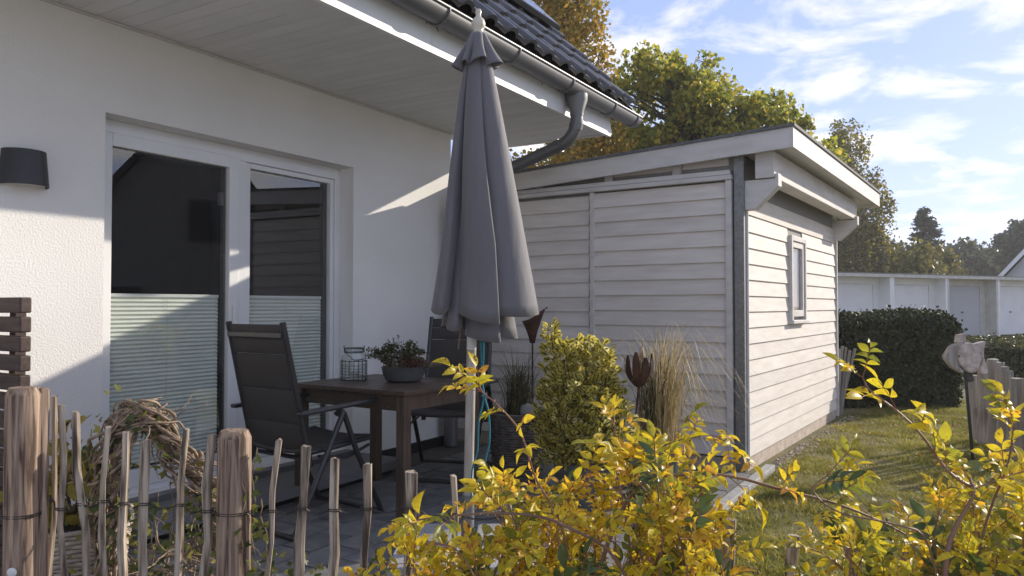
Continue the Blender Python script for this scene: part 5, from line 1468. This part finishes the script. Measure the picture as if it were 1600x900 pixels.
LM_rose = leaf_mat('rose_leaf', [(0.0, (0.13, 0.18, 0.035)), (0.2, (0.34, 0.33, 0.035)), (0.42, (0.66, 0.55, 0.03)), (0.75, (0.80, 0.585, 0.03)), (0.92, (0.76, 0.43, 0.04)), (1.0, (0.48, 0.19, 0.06))], 0.5, rough=0.42, spec=0.45, spots=True)
LM_rose2 = leaf_mat('green_rose_leaf', [(0.0, (0.05, 0.085, 0.030)), (0.5, (0.10, 0.14, 0.035)), (0.8, (0.22, 0.23, 0.04)), (1.0, (0.40, 0.34, 0.05))], 0.35, rough=0.3, spec=0.55)
M_petiole = mat('petiole', (0.26, 0.10, 0.06), 0.6)
RL = [rose_leaf_mesh(i, [LM_rose, M_petiole], 2 + i % 2) for i in range(8)]
RLg = [rose_leaf_mesh(20 + i, [LM_rose2, M_petiole], 2 + i % 2) for i in range(4)]
def bezier(p0_, p1_, p2_, n):
    return [p0_.lerp(p1_, t).lerp(p1_.lerp(p2_, t), t) for t in [i / (n - 1) for i in range(n)]]
def rose(label, root, canes, seed, green_frac, spare_seed):
    e = empty('rose_bush', root, 0, label, 'rose bush', 'autumn rose bushes along the fence')
    rd = random.Random(seed); L = []
    for ci, (pts, r0, dens, leafstart, gf) in enumerate(canes):
        m = MB(tuple(root)); n = len(pts)
        m.tube(pts, [r0 * (1 - 0.65 * i / n) for i in range(n)], 7)
        # prickles
        for q in range(int(n * 1.2)):
            i = rd.randrange(1, n); p = Vector(pts[i - 1]).lerp(Vector(pts[i]), rd.random()); d = Vector((rd.gauss(0, 1), rd.gauss(0, 1), rd.gauss(0, .6) - .3)).normalized()
            r_ = r0 * (1 - .65 * i / n)
            m.tube([p + d * r_ * 0.6, p + d * (r_ + 0.007)], [0.0022, 0.0002], 4, cap=False)
        m.build('cane', M_cane, e, smooth='auto')
        # leaves
        acc = 0; total = 0
        for i in range(1, n):
            seg = (Vector(pts[i]) - Vector(pts[i - 1])); total += seg.length
            f = i / (n - 1)
            if f < leafstart: continue
            acc += seg.length * dens
            while acc >= 1:
                acc -= 1
                p = Vector(pts[i - 1]) + seg * rd.random(); sd = seg.normalized()
                side = sd.cross(Vector((0, 0, 1))); 
                if side.length < .1: side = Vector((1, 0, 0))
                side.normalize()
                a = rd.uniform(0, 2 * math.pi)
                d = (sd * rd.uniform(.15, .8) + side * math.cos(a) + Vector((0, 0, 1)) * (math.sin(a) * .6 + .25) + Vector((0, -0.25, 0))).normalized()
                up = (Vector((0, 0, 1)) * 1.0 + Vector((rd.gauss(0, .45), rd.gauss(0, .45) - 0.35, 0))).normalized()
                L.append((p, d, up, rd.uniform(0.62, 1.12), rd.random() < gf))
        p = Vector(pts[-1]); sd = (Vector(pts[-1]) - Vector(pts[-2])).normalized()
        for q in range(3):
            d = (sd + Vector((rd.gauss(0, .5), rd.gauss(0, .5), rd.gauss(0, .4)))).normalized(); L.append((p, d, Vector((rd.gauss(0, .3), -.4, 1)).normalized(), rd.uniform(.6, .85), False))
    def frame(d, up):
        x = d.cross(up); x.normalize(); z = x.cross(d); return Matrix((x, d, z)).transposed()
    cp = Vector((0, 0, CAM_H))
    L.sort(key=lambda t: (t[0] - cp).length / t[3])
    rest = []
    for i, (p, d, up, s_, gr) in enumerate(L):
        me = (RLg[i % len(RLg)] if gr else RL[i % len(RL)])
        if i < 280:
            o = link('leaf', me, e)
            o.matrix_basis = Matrix.Translation(p - Vector(root)) @ frame(d, up).to_4x4() @ Matrix.Scale(s_, 4)
        else: rest.append((p, d, up, s_, gr, i))
    if rest:
        for gr, pool, lm in ((False, RL, LM_rose), (True, RLg, LM_rose2)):
            Vs, Fs, Ms = [], [], []; nv = 0
            for (p, d, up, s_, g_, i) in rest:
                if g_ != gr: continue
                me = pool[i % len(pool)]
                co = np.empty(len(me.vertices) * 3); me.vertices.foreach_get('co', co); co = co.reshape(-1, 3)
                Mx = np.array(frame(d, up)) * s_
                Vs.append(co @ Mx.T + np.array(p - Vector(root)))
                lv = np.empty(len(me.loops), dtype=np.int32); me.loops.foreach_get('vertex_index', lv)
                mi_ = np.empty(len(me.polygons), dtype=np.int32); me.polygons.foreach_get('material_index', mi_)
                Fs.append(lv.reshape(-1, 4) + nv); Ms.append(mi_); nv += len(co)
            if Vs: tag(link('foliage', np_mesh('foliage', np.concatenate(Vs), np.concatenate(Fs), [lm, M_petiole], np.concatenate(Ms), True), e), kind='stuff')
    print('rose leaves', len(L))
    return e

def px_cane(pl, n=22):
    P3 = [at(*p) for p in pl]
    return [spline(P3, (len(P3) - 1) * i / (n - 1)) for i in range(n)]
def bush_canes(rd, u0, u1, topf, count, Y0, Y1, gf):
    out = []
    for i in range(count):
        u = rd.uniform(u0, u1); Y = rd.uniform(Y0, Y1)
        tv = topf(u) + abs(rd.gauss(0, 1)) * 55
        tip = at(u + rd.uniform(-40, 40), tv, Y)
        ru = u + rd.uniform(-120, 120)
        root_ = at(ru, tv, Y + rd.uniform(-.2, .2)); root_.z = rd.uniform(0.05, 0.22)
        mid = root_.lerp(tip, 0.6) + Vector((rd.uniform(-.08, .08), rd.uniform(-.05, .05), rd.uniform(0.05, 0.16)))
        out.append((bezier(root_, mid, tip, 14), rd.uniform(0.0022, 0.0042), rd.uniform(14, 21), 0.22, gf))
    return out
rdr = random.Random(77)
def interp(tbl):
    def f(u):
        for (a, va), (b, vb) in zip(tbl[:-1], tbl[1:]):
            if a <= u <= b: return va + (vb - va) * (u - a) / (b - a)
        return tbl[0][1] if u < tbl[0][0] else tbl[-1][1]
    return f
topA = interp([(560, 915), (640, 875), (700, 825), (760, 785), (850, 752), (940, 735), (1040, 705), (1095, 735), (1125, 830), (1160, 905)])
cA = bush_canes(rdr, 610, 1125, lambda u: topA(u) + 12, 48, 1.78, 2.22, 0.10)
cA += bush_canes(rdr, 600, 1130, lambda u: topA(u) + 95, 28, 1.7, 2.1, 0.45)
G = lambda l: l
cA += [(px_cane([(905, 1000, 1.9), (880, 830, 1.85), (838, 750, 1.82), (815, 680, 1.80), (785, 640, 1.78), (752, 612, 1.78)]), 0.0035, 17, 0.45, 0.0),
       (px_cane([(1010, 980, 1.8), (960, 870, 1.78), (890, 825, 1.76), (830, 805, 1.75), (740, 803, 1.75), (655, 812, 1.75)]), 0.0048, 9, 0.25, 0.1),
       (px_cane([(900, 1000, 1.9), (980, 780, 1.92), (1060, 742, 1.94), (1140, 744, 1.95), (1210, 762, 1.96), (1300, 785, 1.97), (1370, 812, 1.98), (1415, 835, 1.98)]), 0.0058, 12, 0.35, 0.1),
       (px_cane([(1000, 1000, 2.0), (980, 820, 2.0), (960, 720, 2.02), (960, 665, 2.02)]), 0.003, 20, 0.5, 0.0),
       (px_cane([(1060, 1000, 2.0), (1010, 800, 2.0), (1020, 710, 2.0), (1100, 680, 2.0), (1135, 690, 2.0)]), 0.003, 24, 0.4, 0.0)]
ra = at(900, 1000, 1.95); ra.z = FZ
rose('sprawling yellow-leaved rose bush along the fence below the parasol', ra, cA, 5, 0.1, 1)
topB = interp([(1200, 895), (1270, 870), (1330, 845), (1400, 825), (1470, 790), (1530, 755), (1600, 735), (1680, 715)])
cB = bush_canes(rdr, 1290, 1660, lambda u: topB(u) + 8, 30, 1.75, 2.3, 0.30)
cB += bush_canes(rdr, 1260, 1660, lambda u: topB(u) + 80, 15, 1.7, 2.1, 0.6)
cB += [(px_cane([(1470, 1000, 1.75), (1478, 880, 1.76), (1490, 830, 1.78), (1520, 775, 1.8), (1515, 748, 1.82)]), 0.0078, 8, 0.5, 0.2),
       (px_cane([(1516, 760, 1.82), (1480, 735, 1.82), (1440, 680, 1.82), (1405, 645, 1.82), (1360, 610, 1.82), (1348, 590, 1.82)]), 0.0042, 17, 0.08, 0.05),
       (px_cane([(1500, 1000, 1.8), (1540, 820, 1.82), (1570, 740, 1.84), (1580, 700, 1.84), (1584, 670, 1.84)]), 0.0034, 20, 0.4, 0.0),
       (px_cane([(1480, 1000, 1.8), (1450, 850, 1.8), (1400, 820, 1.8), (1310, 800, 1.82), (1270, 765, 1.84), (1290, 745, 1.84)]), 0.003, 18, 0.4, 0.2)]
rb = at(1480, 1000, 1.85); rb.z = FZ
rose('yellow and green rose bush with thick purple cane beside the plank fence', rb, cB, 6, 0.3, 2)

# ------------------------------------------------------------------ morning haze
hz = MB().box(-70, 90, -45, 90, -1.2, 16).build('haze', None)
hm_ = bpy.data.materials.new('haze'); hm_.use_nodes = True
hn = hm_.node_tree.nodes; hn.clear()
ho = hn.new('ShaderNodeOutputMaterial'); hv = hn.new('ShaderNodeVolumePrincipled')
hv.inputs['Color'].default_value = (0.93, 0.94, 0.97, 1); hv.inputs['Density'].default_value = 0.0015; hv.inputs['Anisotropy'].default_value = 0.3
hm_.node_tree.links.new(hv.outputs[0], ho.inputs['Volume'])
hz.data.materials.clear(); hz.data.materials.append(hm_)
tag(hz, 'thin pale haze in the autumn air', 'haze', kind='stuff')
